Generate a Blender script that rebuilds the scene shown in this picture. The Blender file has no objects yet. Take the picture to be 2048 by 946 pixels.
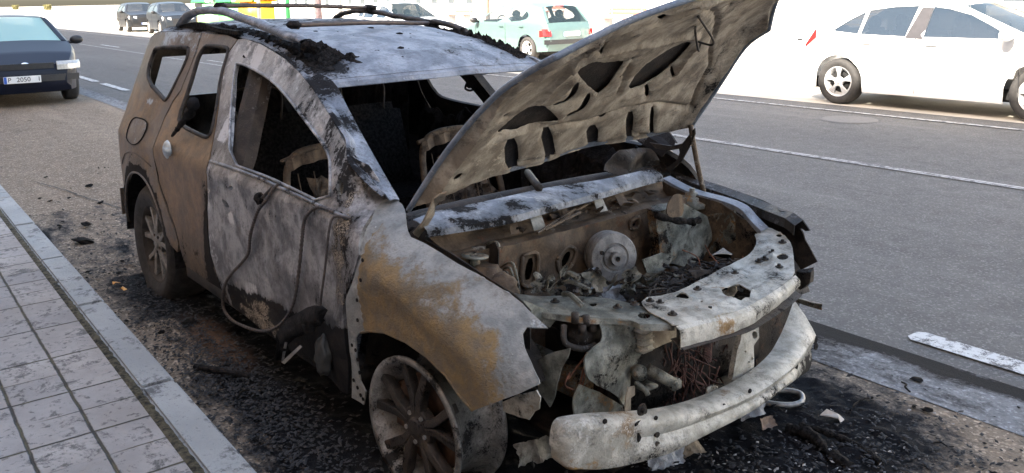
import bpy, bmesh, math, random
import numpy as np
from mathutils import Vector, Matrix, noise
from mathutils.geometry import delaunay_2d_cdt
R_ = math.radians
rnd = random.Random(7)
S = bpy.context.scene

# ------------------------------------------------------------------ camera
RW = np.array([[0.603941, 0.796823, -0.018125], [0.12126, -0.114336, -0.986014], [-0.787751, 0.593296, -0.165675]])
_u, _s, _v = np.linalg.svd(RW); RW = _u @ _v            # rows: right, down, forward
CW = np.array([2.29931, -2.16557, 1.6138])
FOC, PX, PY = 1746.18, 1024.0, 284.19
cam = bpy.data.cameras.new('camera'); co = bpy.data.objects.new('camera', cam); S.collection.objects.link(co)
cam.sensor_width = 36; cam.lens = FOC / 2048 * 36; cam.shift_y = -(473 - PY) / 2048
cam.clip_start = .05; cam.clip_end = 3000
M = Matrix(((RW[0][0], -RW[1][0], -RW[2][0], CW[0]), (RW[0][1], -RW[1][1], -RW[2][1], CW[1]),
            (RW[0][2], -RW[1][2], -RW[2][2], CW[2]), (0, 0, 0, 1)))
co.matrix_world = M; S.camera = co
S.render.resolution_x, S.render.resolution_y = 1024, 473

# ------------------------------------------------------------------ light
SUN_EL, SUN_DIR = R_(38), Vector((.22, -1, 0)).normalized()      # horizontal direction towards the sun
w_ = bpy.data.worlds.new('World'); S.world = w_; w_.use_nodes = True
nt = w_.node_tree; bg = nt.nodes['Background']
sky = nt.nodes.new('ShaderNodeTexSky'); sky.sky_type = 'NISHITA'; sky.sun_disc = False
sky.sun_elevation = SUN_EL; sky.sun_rotation = math.atan2(SUN_DIR.x, SUN_DIR.y)
sky.dust_density = 4.0; sky.ozone_density = 0.0; sky.air_density = 1.0
tint = nt.nodes.new('ShaderNodeMix'); tint.data_type = 'RGBA'; tint.blend_type = 'MULTIPLY'; tint.inputs[0].default_value = 1; tint.inputs[7].default_value = (1.03, .99, .92, 1)   # warm tint added to the sky light to cut its blue
nt.links.new(sky.outputs[0], tint.inputs[6]); nt.links.new(tint.outputs[2], bg.inputs[0]); bg.inputs[1].default_value = .15
sl = bpy.data.lights.new('sun', 'SUN'); sl.energy = 4.6; sl.angle = R_(.5); sl.color = (1, .93, .82)
so = bpy.data.objects.new('sun', sl); S.collection.objects.link(so)
sv = Vector((SUN_DIR.x * math.cos(SUN_EL), SUN_DIR.y * math.cos(SUN_EL), math.sin(SUN_EL)))
so.rotation_euler = sv.to_track_quat('Z', 'Y').to_euler(); so.location = (0, -20, 30)
S.view_settings.view_transform = 'Standard'; S.view_settings.look = 'None'
S.view_settings.exposure = 2.4; S.view_settings.gamma = 1
S.render.engine = 'CYCLES'

# ------------------------------------------------------------------ car frame and tracing
YAW = .03246
CAR_LOC = Vector((.86 * -math.sin(YAW), -.86 + .86 * math.cos(YAW), 0))
_c, _s = math.cos(YAW), math.sin(YAW)
RZ = np.array([[_c, -_s, 0], [_s, _c, 0], [0, 0, 1]]); O_ = np.array([0, -.86, 0])
CC = RZ.T @ (CW - O_) + O_; RC = RW @ RZ
def ray(u, v): return RC.T @ np.array([(u - PX) / FOC, (v - PY) / FOC, 1.0])
def T(u, v, ax, val):                        # car-frame point where the sight line meets a plane
    d = ray(u, v); i = 'xyz'.index(ax); return Vector(CC + d * (val - CC[i]) / d[i])
def TF(u, v, f, t0=.8, t1=9.0, n=500):       # ... meets the surface f(P)=0
    d = ray(u, v); prev = None; best = (1e9, t0)
    for i in range(n + 1):
        t = t0 + (t1 - t0) * i / n; P = CC + d * t; g = f(P)
        if abs(g) < best[0]: best = (abs(g), t)
        if prev is not None and prev[1] * g < 0:
            a, b, ga = prev[0], t, prev[1]
            for _ in range(30):
                m = (a + b) / 2; gm = f(CC + d * m)
                if gm * ga > 0: a, ga = m, gm
                else: b = m
            return Vector(CC + d * a)
        prev = (t, g)
    return Vector(CC + d * best[1])
def prj(P):
    c = RC @ (np.array(P) - CC); return PX + FOC * c[0] / c[2], PY + FOC * c[1] / c[2]
def TW(u, v, z=0):                           # world point on a level plane
    d = RW.T @ np.array([(u - PX) / FOC, (v - PY) / FOC, 1.0]); return Vector(CW + d * (z - CW[2]) / d[2])

# ------------------------------------------------------------------ object helpers
def tag(o, label=None, cat=None, group=None, kind=None):
    if label: o['label'] = label
    if cat: o['category'] = cat
    if group: o['group'] = group
    if kind: o['kind'] = kind
    return o
def empty(name, loc=(0, 0, 0), rz=0, label=None, cat=None, group=None):
    o = bpy.data.objects.new(name, None); S.collection.objects.link(o); o.location = loc; o.rotation_euler = (0, 0, rz)
    o.empty_display_size = .1
    return tag(o, label, cat, group)
def link(name, me, mat, parent=None, smooth=False):
    o = bpy.data.objects.new(name, me); S.collection.objects.link(o)
    if mat is not None and not me.materials: me.materials.append(mat)
    if parent is not None: o.parent = parent
    if smooth: me.polygons.foreach_set('use_smooth', [True] * len(me.polygons))
    return o
def paint_mesh(me, fn):
    a = me.color_attributes.new('Burn', 'FLOAT_COLOR', 'POINT')
    dat = []
    for v in me.vertices:
        c = fn(v.co); dat += [c[0], c[1], c[2], c[3] if len(c) > 3 else 0]
    a.data.foreach_set('color', dat)
def mk(name, verts, faces, mat, parent=None, smooth=True, paint=None, thick=0, off=-1, bev=0):
    me = bpy.data.meshes.new(name); me.from_pydata([tuple(v) for v in verts], [], faces); me.update()
    if paint: paint_mesh(me, paint)
    o = link(name, me, mat, parent, smooth)
    if thick:
        m = o.modifiers.new('s', 'SOLIDIFY'); m.thickness = thick; m.offset = off; m.use_even_offset = False
        if smooth: m = o.modifiers.new('e', 'EDGE_SPLIT'); m.split_angle = math.radians(38)
    if bev:
        m = o.modifiers.new('b', 'BEVEL'); m.width = bev; m.segments = 2; m.limit_method = 'ANGLE'
    return o
def inpoly(x, y, P):
    c = False; j = len(P) - 1
    for i in range(len(P)):
        xi, yi = P[i][0], P[i][1]; xj, yj = P[j][0], P[j][1]
        if (yi > y) != (yj > y) and x < (xj - xi) * (y - yi) / (yj - yi) + xi: c = not c
        j = i
    return c
def resample(P, step, closed=True):
    out = []; n = len(P)
    for i in range(n if closed else n - 1):
        a, b = Vector(P[i]), Vector(P[(i + 1) % n]); k = max(1, int(math.ceil((b - a).length / step)))
        for j in range(k): out.append(a.lerp(b, j / k))
    if not closed: out.append(Vector(P[-1]))
    return out
def smooth_poly(P, n=1, closed=True):        # Chaikin rounding of a traced outline
    for _ in range(n):
        Q = []; m = len(P)
        for i in range(m if closed else m - 1):
            a, b = Vector(P[i]), Vector(P[(i + 1) % m]); Q += [a.lerp(b, .25), a.lerp(b, .75)]
        if not closed: Q = [Vector(P[0])] + Q[1:-1] + [Vector(P[-1])]
        P = Q
    return P
def tri2d(outline, holes, step):
    out = resample(outline, step); hs = [resample(h, step) for h in holes]
    V = []; E = []
    for loop in [out] + hs:
        b = len(V); V += [Vector((p[0], p[1])) for p in loop]; n = len(loop)
        E += [(b + i, b + (i + 1) % n) for i in range(n)]
    xs = [p[0] for p in out]; ys = [p[1] for p in out]
    bpts = np.array([(v[0], v[1]) for v in V])
    y = min(ys) + step * .5; r = 0
    while y < max(ys):
        x = min(xs) + step * (.5 if r % 2 else 0)
        while x < max(xs):
            if inpoly(x, y, out) and not any(inpoly(x, y, h) for h in hs):
                if np.min((bpts[:, 0] - x) ** 2 + (bpts[:, 1] - y) ** 2) > (step * .45) ** 2: V.append(Vector((x, y)))
            x += step
        y += step * .87; r += 1
    vs, es, fs, *_ = delaunay_2d_cdt(V, E, [], 0, 1e-6)
    F = []
    for f in fs:
        cx = sum(vs[i][0] for i in f) / len(f); cy = sum(vs[i][1] for i in f) / len(f)
        if inpoly(cx, cy, out) and not any(inpoly(cx, cy, h) for h in hs): F.append(list(f))
    used = sorted({i for f in F for i in f}); mp = {a: b for b, a in enumerate(used)}
    return [vs[i] for i in used], [[mp[i] for i in f] for f in F]
def panel(name, outline, holes, fmap, mat, parent=None, step=.03, thick=.004, out=None, paint=None, smooth=True, off=-1):
    """a sheet cut to an outline with openings, laid on the surface fmap(a, b)"""
    V2, F = tri2d(outline, holes, step)
    V = [Vector(fmap(v[0], v[1])) for v in V2]
    if out is not None:
        o_ = Vector(out); s = 0
        for f in F: s += (V[f[1]] - V[f[0]]).cross(V[f[2]] - V[f[0]]).dot(o_)
        if s < 0: F = [f[::-1] for f in F]
    return mk(name, V, F, mat, parent, smooth, paint, thick, off)
def spline(P, n=6):
    P = [Vector(p) for p in P]
    if len(P) < 3: return resample(P, (P[1] - P[0]).length / n + 1e-6, False)
    out = []
    for i in range(len(P) - 1):
        p0 = P[max(i - 1, 0)]; p1 = P[i]; p2 = P[i + 1]; p3 = P[min(i + 2, len(P) - 1)]
        for j in range(n):
            t = j / n
            out.append(.5 * ((2 * p1) + (-p0 + p2) * t + (2 * p0 - 5 * p1 + 4 * p2 - p3) * t * t + (-p0 + 3 * p1 - 3 * p2 + p3) * t ** 3))
    out.append(P[-1]); return out
def interp(x, pts):
    if x <= pts[0][0]: return pts[0][1]
    for (a, b), (c, d) in zip(pts, pts[1:]):
        if x <= c: return b + (d - b) * (x - a) / (c - a)
    return pts[-1][1]
class MB:
    """collects simple solids and links them as ONE mesh"""
    def __init__(s): s.V = []; s.F = []
    def add(s, V, F):
        b = len(s.V); s.V += [Vector(v) for v in V]; s.F += [[i + b for i in f] for f in F]; return s
    def box(s, c, d, rot=None, taper=1):
        c = Vector(c); m = rot if rot is not None else Matrix.Identity(3); V = []
        for z in (-1, 1):
            for y in (-1, 1):
                for x in (-1, 1):
                    k = taper if z > 0 else 1
                    V.append(c + m @ Vector((x * d[0] / 2 * k, y * d[1] / 2 * k, z * d[2] / 2)))
        return s.add(V, [[0, 2, 3, 1], [4, 5, 7, 6], [0, 1, 5, 4], [2, 6, 7, 3], [0, 4, 6, 2], [1, 3, 7, 5]])
    def rbox(s, c, d, r=.01, rot=None):      # box with chamfered edges
        bm = bmesh.new(); bmesh.ops.create_cube(bm, size=1)
        for v in bm.verts: v.co = Vector((v.co.x * d[0], v.co.y * d[1], v.co.z * d[2]))
        bmesh.ops.bevel(bm, geom=bm.edges[:], offset=r, segments=2, affect='EDGES')
        m = rot if rot is not None else Matrix.Identity(3); bm.verts.index_update()
        s.add([Vector(c) + m @ v.co for v in bm.verts], [[v.index for v in f.verts] for f in bm.faces]); bm.free(); return s
    def ring(s, prof, axis, origin, n=32, close=False):   # lathe: prof = [(r, h)] about axis
        a = Vector(axis).normalized(); u = a.orthogonal().normalized(); v = a.cross(u); o = Vector(origin)
        V = [o + a * h + (u * math.cos(2 * math.pi * i / n) + v * math.sin(2 * math.pi * i / n)) * r for r, h in prof for i in range(n)]
        F = [[k * n + i, k * n + (i + 1) % n, (k + 1) * n + (i + 1) % n, (k + 1) * n + i] for k in range(len(prof) - 1) for i in range(n)]
        if close: k = len(prof) - 1; F += [[k * n + i, k * n + (i + 1) % n, (i + 1) % n, i] for i in range(n)]
        return s.add(V, F)
    def cyl(s, a, b, r, r2=None, n=12):
        a, b = Vector(a), Vector(b); r2 = r if r2 is None else r2; L = (b - a).length
        return s.ring([(1e-4, 0), (r, 0), (r2, L), (1e-4, L)], b - a, a, n)
    def tube(s, P, r, n=8, sub=6, wob=0):
        P = spline(P, sub); k = len(P); V = []; up = None
        for i, p in enumerate(P):
            t = (P[min(i + 1, k - 1)] - P[max(i - 1, 0)]).normalized()
            if up is None: up = t.orthogonal().normalized()
            up = (up - t * up.dot(t)).normalized(); w = t.cross(up)
            rr = (r(i / (k - 1)) if callable(r) else r) * (1 + wob * noise.noise(p * 40))
            V += [p + (up * math.cos(2 * math.pi * j / n) + w * math.sin(2 * math.pi * j / n)) * rr for j in range(n)]
        F = [[i * n + j, i * n + (j + 1) % n, (i + 1) * n + (j + 1) % n, (i + 1) * n + j] for i in range(k - 1) for j in range(n)]
        F += [list(range(n))[::-1], list(range((k - 1) * n, k * n))]
        return s.add(V, F)
    def lump(s, c, r, sq=(1, 1, 1), amp=.35, sub=2, seed=0, f=2.0):
        bm = bmesh.new(); bmesh.ops.create_icosphere(bm, subdivisions=sub, radius=1); bm.verts.index_update()
        V = []
        for v in bm.verts:
            k = 1 + amp * noise.fractal(v.co * f + Vector((seed * 3.7, seed * 1.3, 0)), 1, 2, 3)
            V.append(Vector(c) + Vector((v.co.x * sq[0], v.co.y * sq[1], v.co.z * sq[2])) * r * k)
        s.add(V, [[v.index for v in f_.verts] for f_ in bm.faces]); bm.free(); return s
    def strip(s, A, B):                       # ruled sheet between two polylines
        n = len(A); return s.add(list(A) + list(B), [[i, i + 1, n + i + 1, n + i] for i in range(n - 1)])
    def poly(s, P, h):                        # flat plate: outline P (3D), extruded by vector h
        P = [Vector(p) for p in P]; h = Vector(h); n = len(P)
        return s.add(P + [p + h for p in P], [list(range(n))[::-1], list(range(n, 2 * n))] + [[i, (i + 1) % n, n + (i + 1) % n, n + i] for i in range(n)])
    def build(s, name, mat, parent=None, smooth=False, paint=None, thick=0, bev=0, off=0):
        return mk(name, s.V, s.F, mat, parent, smooth, paint, thick, off, bev)
def loft(rows):
    V = [Vector(p) for r in rows for p in r]; n = len(rows[0])
    return V, [[k * n + i, k * n + i + 1, (k + 1) * n + i + 1, (k + 1) * n + i] for k in range(len(rows) - 1) for i in range(n - 1)]

# ------------------------------------------------------------------ materials
class NT:
    def __init__(s, name):
        s.m = bpy.data.materials.new(name); s.m.use_nodes = True; s.t = s.m.node_tree; s.b = s.t.nodes['Principled BSDF']
        s.tc = s.t.nodes.new('ShaderNodeTexCoord')
    def n(s, kind, **kw):
        x = s.t.nodes.new('ShaderNode' + kind)
        for k, v in kw.items(): setattr(x, k, v)
        return x
    def l(s, a, b): s.t.links.new(a, b)
    def put(s, sock, val):
        if hasattr(val, 'links'): s.l(val, sock)
        elif isinstance(val, tuple) and len(val) == 3: sock.default_value = (*val, 1)
        else: sock.default_value = val
    def noise(s, scale, det=6, rough=.6, dist=0, co=None, vec=None):
        x = s.n('TexNoise'); x.inputs['Scale'].default_value = scale; x.inputs['Detail'].default_value = det
        x.inputs['Roughness'].default_value = rough; x.inputs['Distortion'].default_value = dist
        src = co if co is not None else s.tc.outputs['Object']
        if vec is not None:
            mp = s.n('Mapping'); mp.inputs['Scale'].default_value = vec; s.l(src, mp.inputs[0]); src = mp.outputs[0]
        s.l(src, x.inputs['Vector']); return x.outputs['Fac']
    def vor(s, scale, feat='DISTANCE_TO_EDGE', co=None):
        x = s.n('TexVoronoi', feature=feat); x.inputs['Scale'].default_value = scale
        s.l(co if co is not None else s.tc.outputs['Object'], x.inputs['Vector']); return x.outputs['Distance']
    def math(s, op, a, b=0.0, c=None, clamp=False):
        x = s.n('Math', operation=op, use_clamp=clamp); s.put(x.inputs[0], a); s.put(x.inputs[1], b)
        if c is not None: s.put(x.inputs[2], c)
        return x.outputs[0]
    def step(s, v, a, b, lo=0., hi=1.):
        x = s.n('MapRange', interpolation_type='SMOOTHSTEP'); s.put(x.inputs[0], v)
        for i, q in enumerate((a, b, lo, hi)): x.inputs[i + 1].default_value = q
        return x.outputs[0]
    def mix(s, f, a, b):
        x = s.n('Mix', data_type='RGBA'); s.put(x.inputs[0], f); s.put(x.inputs[6], a); s.put(x.inputs[7], b); return x.outputs[2]
    def bump(s, h, dist=.01, strength=1):
        x = s.n('Bump'); x.inputs['Distance'].default_value = dist; x.inputs['Strength'].default_value = strength
        s.put(x.inputs['Height'], h); s.l(x.outputs[0], s.b.inputs['Normal'])
    def set(s, col=None, rough=None, metal=None, spec=None):
        if col is not None: s.put(s.b.inputs['Base Color'], col)
        if rough is not None: s.put(s.b.inputs['Roughness'], rough)
        if metal is not None: s.put(s.b.inputs['Metallic'], metal)
        if spec is not None: s.put(s.b.inputs['Specular IOR Level'], spec)
        return s.m
def simple(name, col, rough=.6, metal=0, var=.25, scale=12, bump=0, spec=None):
    m = NT(name); n = m.noise(scale, 5)
    c2 = tuple(min(1, c * (1 + var)) for c in col); c1 = tuple(c * (1 - var) for c in col)
    if bump: m.bump(m.noise(scale * 4, 4), bump)
    return m.set(m.mix(m.step(n, .3, .7), c1, c2), rough, metal, spec)
def burnt(name, base_a, base_b, metal=.3, rough=.5, ash=(.60, .61, .64), soot=(.011, .0095, .0095), rust_a=(.36, .19, .065), rust_b=(.13, .065, .035), s=1.0, bmp=.0035, bias=(0, 0, 0), flakes=None, grain=1.0, wrinkle=1.0, streak=0.0):
    """fire-bared sheet metal; vertex colour Burn = (rust, soot, ash) amounts, broken up by noise"""
    m = NT(name); at = m.n('Attribute', attribute_name='Burn'); sp = m.n('SeparateColor'); m.l(at.outputs['Color'], sp.inputs[0])
    def nn(v, a=.34, b=.66):
        x = m.n('MapRange', clamp=False); m.put(x.inputs[0], v); x.inputs[1].default_value = a; x.inputs[2].default_value = b; x.inputs[3].default_value = -.5; x.inputs[4].default_value = .5; return x.outputs[0]
    n1 = nn(m.noise(3 * s, 8, .65, .15)); n2 = nn(m.noise(16 * s, 10, .68, .1)); n3r = m.noise(85 * s, 6, .7); n3 = nn(n3r); n4 = m.noise(7 * s, 8, .6, .35); n5 = nn(m.noise(8 * s, 9, .7, .3))
    base = m.mix(m.step(n4, .38, .62), base_a, base_b)
    base = m.mix(m.step(n2, -.1, .6, 0, .6 * grain), base, tuple(c * .5 for c in base_a))
    base = m.mix(m.step(n3, .0, .7, 0, .45 * grain), base, tuple(c * .35 for c in base_a))
    rc = m.mix(m.step(n2, -.4, .4), rust_b, rust_a); rc = m.mix(m.step(n1, .0, .6, 0, .6), rc, tuple(c * .55 for c in rust_b)); rc = m.mix(m.step(n3, .1, .6, 0, .5), rc, tuple(c * .4 for c in rust_b))
    def add(*t):
        r_ = t[0]
        for q in t[1:]: r_ = m.math('ADD', r_, q)
        return r_
    k = lambda v, f: m.math('MULTIPLY', v, f * grain)
    rm = add(sp.outputs[0], bias[0], k(n1, .45), k(n2, .30), k(n3, .12)); col = m.mix(m.step(rm, .35, .62), base, rc)
    st_ = nn(m.noise(11, 7, .65, .3, vec=(1.6, 1.6, .22))) if streak else 0.0; st2 = nn(m.noise(26, 6, .6, .2, vec=(1.6, 1.6, .16))) if streak else 0.0
    am = add(sp.outputs[2], bias[2], k(n2, .55), k(n3, .28))
    if streak: am = add(am, m.math('MULTIPLY', st_, -.35 * streak), m.math('MULTIPLY', n1, .35))
    af = m.step(am, .38, .62); col = m.mix(m.math('MULTIPLY', af, .9), col, ash)
    sm = add(sp.outputs[1], bias[1], k(n5, .62), k(n3, .25), k(n2, -.12))
    if streak: sm = add(sm, m.math('MULTIPLY', st_, .5 * streak), m.math('MULTIPLY', st2, .22 * streak))
    sf = m.step(sm, .38, .52); soft = m.step(sm, .05, .5, 0, .55)
    col = m.mix(soft, col, tuple(c * 1.6 for c in soot)); col = m.mix(m.math('MULTIPLY', sf, .93), col, soot)
    if flakes:                                # blistered paint: pale scales with dark gaps
        wv = m.n('VectorMath', operation='MULTIPLY_ADD'); m.l(m.tc.outputs['Object'], wv.inputs[0]); wv.inputs[1].default_value = (1, 1, 1)
        cn = m.n('TexNoise'); cn.inputs['Scale'].default_value = 22; cn.inputs['Detail'].default_value = 5; m.l(m.tc.outputs['Object'], cn.inputs['Vector'])
        sc_ = m.n('VectorMath', operation='SCALE'); m.l(cn.outputs['Color'], sc_.inputs[0]); sc_.inputs['Scale'].default_value = .06; m.l(sc_.outputs[0], wv.inputs[2])
        ve = m.vor(105, co=wv.outputs[0]); zone = add(at.outputs['Alpha'], k(n5, .5), k(n2, .25)); zf = m.step(zone, .42, .56); fl = m.math('MULTIPLY', m.step(add(ve, k(n2, .12)), .06, .16), m.step(m.math('ADD', zone, k(n3, .3)), .40, .62))
        col = m.mix(m.math('MULTIPLY', zf, .93), col, (.022, .017, .015)); col = m.mix(m.math('MULTIPLY', m.math('MULTIPLY', zf, fl), .9), col, flakes)
    r = m.math('ADD', m.math('MULTIPLY', m.math('MAXIMUM', sf, af), .3), rough, clamp=True)
    mt = m.math('MULTIPLY', m.math('SUBTRACT', 1.0, m.math('MAXIMUM', sf, af)), metal)
    h = add(k(n3, .25), k(n2, .28 * wrinkle), k(af, .25), k(sf, .25))
    m.bump(h, bmp)
    return m.set(col, r, mt, m.math('MULTIPLY_ADD', sf, -.26, .36))
B_DOOR = burnt('bared door metal', (.12, .118, .125), (.36, .355, .36), metal=.4, rough=.38, ash=(.54, .54, .55), flakes=(.36, .31, .25), streak=.8)
B_TAN = burnt('scorched tan metal', (.10, .085, .078), (.17, .14, .115), metal=.3, rough=.42, ash=(.40, .46, .52), rust_a=(.215, .14, .078), rust_b=(.13, .09, .06), grain=.6, streak=.25)
B_FEND = burnt('rusted fender metal', (.19, .20, .20), (.33, .33, .32), metal=.2, rough=.55, ash=(.48, .49, .49), rust_a=(.22, .148, .068), rust_b=(.145, .115, .08), s=1.2, bmp=.006, grain=.85, wrinkle=2.2)
B_ROOF = burnt('ash covered roof metal', (.17, .185, .215), (.32, .335, .37), metal=.2, rough=.6, ash=(.50, .52, .56), s=1.0)
B_HOOD_IN = burnt('scorched hood underside', (.25, .205, .155), (.47, .405, .32), metal=.15, rough=.6, ash=(.56, .49, .39), rust_a=(.17, .10, .06), rust_b=(.07, .045, .03), s=1.3, bmp=.004, grain=.95)
B_HOOD_OUT = burnt('bared hood skin', (.16, .19, .24), (.26, .29, .34), metal=.3, rough=.5)
B_BAY = burnt('scorched bay metal', (.075, .052, .036), (.16, .11, .07), metal=.15, rough=.6, ash=(.36, .32, .27), rust_a=(.20, .09, .045), rust_b=(.06, .035, .025), s=1.6)
B_PALE = burnt('pale burnt steel', (.34, .32, .27), (.54, .51, .45), metal=.15, rough=.5, ash=(.68, .66, .61), rust_a=(.36, .22, .09), rust_b=(.17, .10, .05), s=2.0, bmp=.003, bias=(.04, .08, 0))
B_GREEN = burnt('grey green burnt steel', (.11, .112, .095), (.27, .27, .235), metal=.2, rough=.5, ash=(.46, .45, .41), s=2.2, bias=(.10, .13, .02))
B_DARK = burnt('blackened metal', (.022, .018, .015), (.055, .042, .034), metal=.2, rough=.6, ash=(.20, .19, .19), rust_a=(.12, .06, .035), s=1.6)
CHAR = simple('char', (.015, .013, .013), .8, 0, .6, 30, .01, .12)
CHAR_ROUGH = simple('charred residue', (.022, .019, .018), .9, 0, .8, 60, .02, .12)
RUBBER = simple('scorched rubber', (.022, .019, .018), .7, 0, .5, 25, .004)
WIRE = simple('rusted wire', (.16, .065, .04), .7, .2, .5, 40)
HOSE = simple('scorched hose', (.06, .048, .044), .6, 0, .4, 60, .004)
STEEL = simple('dull steel', (.30, .29, .28), .45, .5, .35, 30, .002)
ALU = simple('machined alloy', (.42, .40, .38), .38, .6, .3, 12)
ALU_DARK = simple('dark alloy', (.045, .04, .038), .45, .4, .4, 10)
# ------------------------------------------------------------------ setting
def grid(name, x0, x1, y0, y1, z, mat, kind='structure', parent=None):
    o = mk(name, [(x0, y0, z), (x1, y0, z), (x1, y1, z), (x0, y1, z)], [[0, 1, 2, 3]], mat, parent, False)
    if parent is None: o['kind'] = kind
    return o
def asphalt(name, a, b, grit=.35, soot=False):
    m = NT(name); n1 = m.noise(.35, 6, .6, vec=(.35, 1, 1)); n2 = m.noise(6, 8, .65); n3 = m.noise(170, 3, .7)
    vx = m.n('TexVoronoi'); vx.inputs['Scale'].default_value = 95; m.l(m.tc.outputs['Object'], vx.inputs['Vector'])
    sc = m.n('SeparateColor'); m.l(vx.outputs['Color'], sc.inputs[0])
    c = m.mix(m.step(n1, .3, .7), a, b); c = m.mix(m.step(n2, .3, .75, 0, .55), c, tuple(q * .6 for q in a)); c = m.mix(m.step(m.noise(1.7, 9, .72, .6, vec=(.5, 1.4, 1)), .52, .70, 0, .35), c, tuple(q * .45 for q in a)); c = m.mix(m.step(m.noise(.8, 6, .6, vec=(.25, 2.2, 1)), .5, .7, 0, .25), c, tuple(q * 1.5 for q in b))
    c = m.mix(m.math('MULTIPLY', m.step(sc.outputs[0], .72, .95), grit), c, tuple(min(1, q * 3.4) for q in b))
    c = m.mix(m.math('MULTIPLY', m.step(sc.outputs[1], .6, .9), grit), c, tuple(q * .35 for q in a))
    h = m.math('ADD', m.math('MULTIPLY', n3, .6), m.math('MULTIPLY', sc.outputs[2], .5)); m.bump(h, .008)
    if soot:
        at = m.n('Attribute', attribute_name='Burn'); sp = m.n('SeparateColor'); m.l(at.outputs['Color'], sp.inputs[0])
        na = m.noise(11, 10, .72, .5, vec=(.8, 1.3, 1)); nb = m.noise(60, 6, .75)
        s_ = m.math('ADD', sp.outputs[1], m.math('ADD', m.math('MULTIPLY', m.math('SUBTRACT', na, .5), 2.0), m.math('MULTIPLY', m.math('SUBTRACT', nb, .5), .9)))
        c = m.mix(m.step(s_, -.05, .50, 0, .80), c, (.036, .035, .037)); c = m.mix(m.step(s_, .42, .68, 0, .97), c, (.007, .007, .0085))
        nc = m.noise(23, 8, .75); g_ = m.math('ADD', sp.outputs[2], m.math('ADD', m.math('MULTIPLY', m.math('SUBTRACT', nc, .5), 1.8), m.math('MULTIPLY', m.math('SUBTRACT', nb, .5), 1.1)))
        c = m.mix(m.step(g_, .55, .85, 0, .8), c, (.23, .225, .22))
        c = m.mix(m.step(sp.outputs[0], .2, 1, 0, .6), c, (.20, .115, .07))
    return m.set(c, .85, 0, .12 if soot else .3)
ROAD = asphalt('road asphalt', (.103, .100, .098), (.134, .130, .127), .20)
STRIP = asphalt('dusty parking asphalt', (.225, .175, .130), (.29, .235, .18), .3, True)
GUT = asphalt('gutter concrete', (.20, .205, .215), (.27, .275, .285), .15, True)
PAVE2 = simple('sunlit paving', (.50, .47, .42), .9, 0, .1, .6)
EARTH = simple('plain ground', (.30, .28, .24), .95, 0, .15, .3)
grid('ground', -700, 300, -300, 700, -.03, EARTH)
grid('road', -250, 60, 1.345, 12.6, 0, ROAD)
grid('far_parking', -250, 60, 8.86, 12.6, .004, simple('pale far parking', (.46, .42, .36), .9, 0, .12, 1.2))  # sunlit brightness of the far road strip put into a pale colour
def strip_paint(P):
    x, y, z = P; n = noise.fractal(Vector((x * 1.1, y * 1.6, 0)), 1, 2, 4)
    s = -.15
    dx = max(-2.9 - x, 0, x - .60); dy = max(-.90 - y, 0, y - (.85 if x < .2 else .60)); d = math.hypot(dx * (.55 if x < 0 else .9), dy)
    s += 1.2 * math.exp(-(d / .28) ** 2) + .28 * n
    if x > .2: s += .50 * math.exp(-((x - .65) / .30) ** 2 - ((y - .05) / .55) ** 2) + .24
    if -2.2 < x < -1.4 and y < -.98: s -= .45
    if x < -3.1: s = .02 + 1.0 * max(0, noise.fractal(Vector((x * 1.0 + 3, y * 3.4, 1)), 1, 2, 3)) + .25 * math.exp(-((x + 3.1) / 1.2) ** 2) * (1 - abs(y + .3) * .5) * 1.3
    g = -.3
    if x > .3: g = .12 + .25 * math.exp(-((y - .1) / .5) ** 2) * math.exp(-((x - .95) / .35) ** 2)
    r = .9 * math.exp(-((x + 1.75) / .5) ** 2 - ((y + .93) / .12) ** 2)
    return (max(r, 0), s, g)
def strip_mesh(name, x0, x1, y0, y1, st, mat, amp, z0, kind='structure'):
    nx = int((x1 - x0) / st) + 1; ny = max(2, int((y1 - y0) / st) + 1); V = []; F = []
    for j in range(ny):
        for i in range(nx):
            x = x0 + (x1 - x0) * i / (nx - 1); y = y0 + (y1 - y0) * j / (ny - 1)
            p = strip_paint((x, y, 0)); k = max(0, min(1, p[1]))
            h = amp * (.35 + 1.6 * k) * max(-.2, noise.fractal(Vector((x * 9, y * 12, 3)), .8, 2.1, 5)) + amp * .25 * noise.noise(Vector((x * 50, y * 50, 0)))
            V.append((x, y, z0 + h))
    F = [[j * nx + i, j * nx + i + 1, (j + 1) * nx + i + 1, (j + 1) * nx + i] for j in range(ny - 1) for i in range(nx - 1)]
    o = mk(name, V, F, mat, None, True, strip_paint); o['kind'] = kind; return o
strip_mesh('parking_strip', -5.2, 2.4, -1.30, 1.065, .018, STRIP, .012, .003)
o = mk('parking_bay', [(-250, -1.3, .002), (-5.2, -1.3, .002), (-5.2, 1.065, .002), (-250, 1.065, .002), (2.4, -1.3, .002), (60, -1.3, .002), (60, 1.065, .002), (2.4, 1.065, .002)], [[0, 1, 2, 3], [4, 5, 6, 7]], STRIP, None, False, lambda p: (0, -.1, -.3)); o['kind'] = 'structure'
def gut_paint(P):
    x, y, z = P; s = .05 + .3 * noise.fractal(Vector((x * 3, y * 5, 7)), 1, 2, 3) + .55 * math.exp(-(x - .0) ** 2 / .09) + (1.25 if x < 1 else .95) * math.exp(-((y - 1.42 - .02 * math.sin(x * 7)) / .065) ** 2) * (1 if -1 < x < 2.5 else .3)
    s += .35 * math.exp(-((x - .72) / .12) ** 2 - ((y - 1.15) / .07) ** 2)
    if x < -1: s -= .1
    return (0, s, -.4)
V = []; nx = 200
for j in range(18):
    for i in range(nx): V.append((-3 + 6 * i / (nx - 1), 1.065 + .40 * j / 17, .006 if j < 14 else .005))
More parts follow.
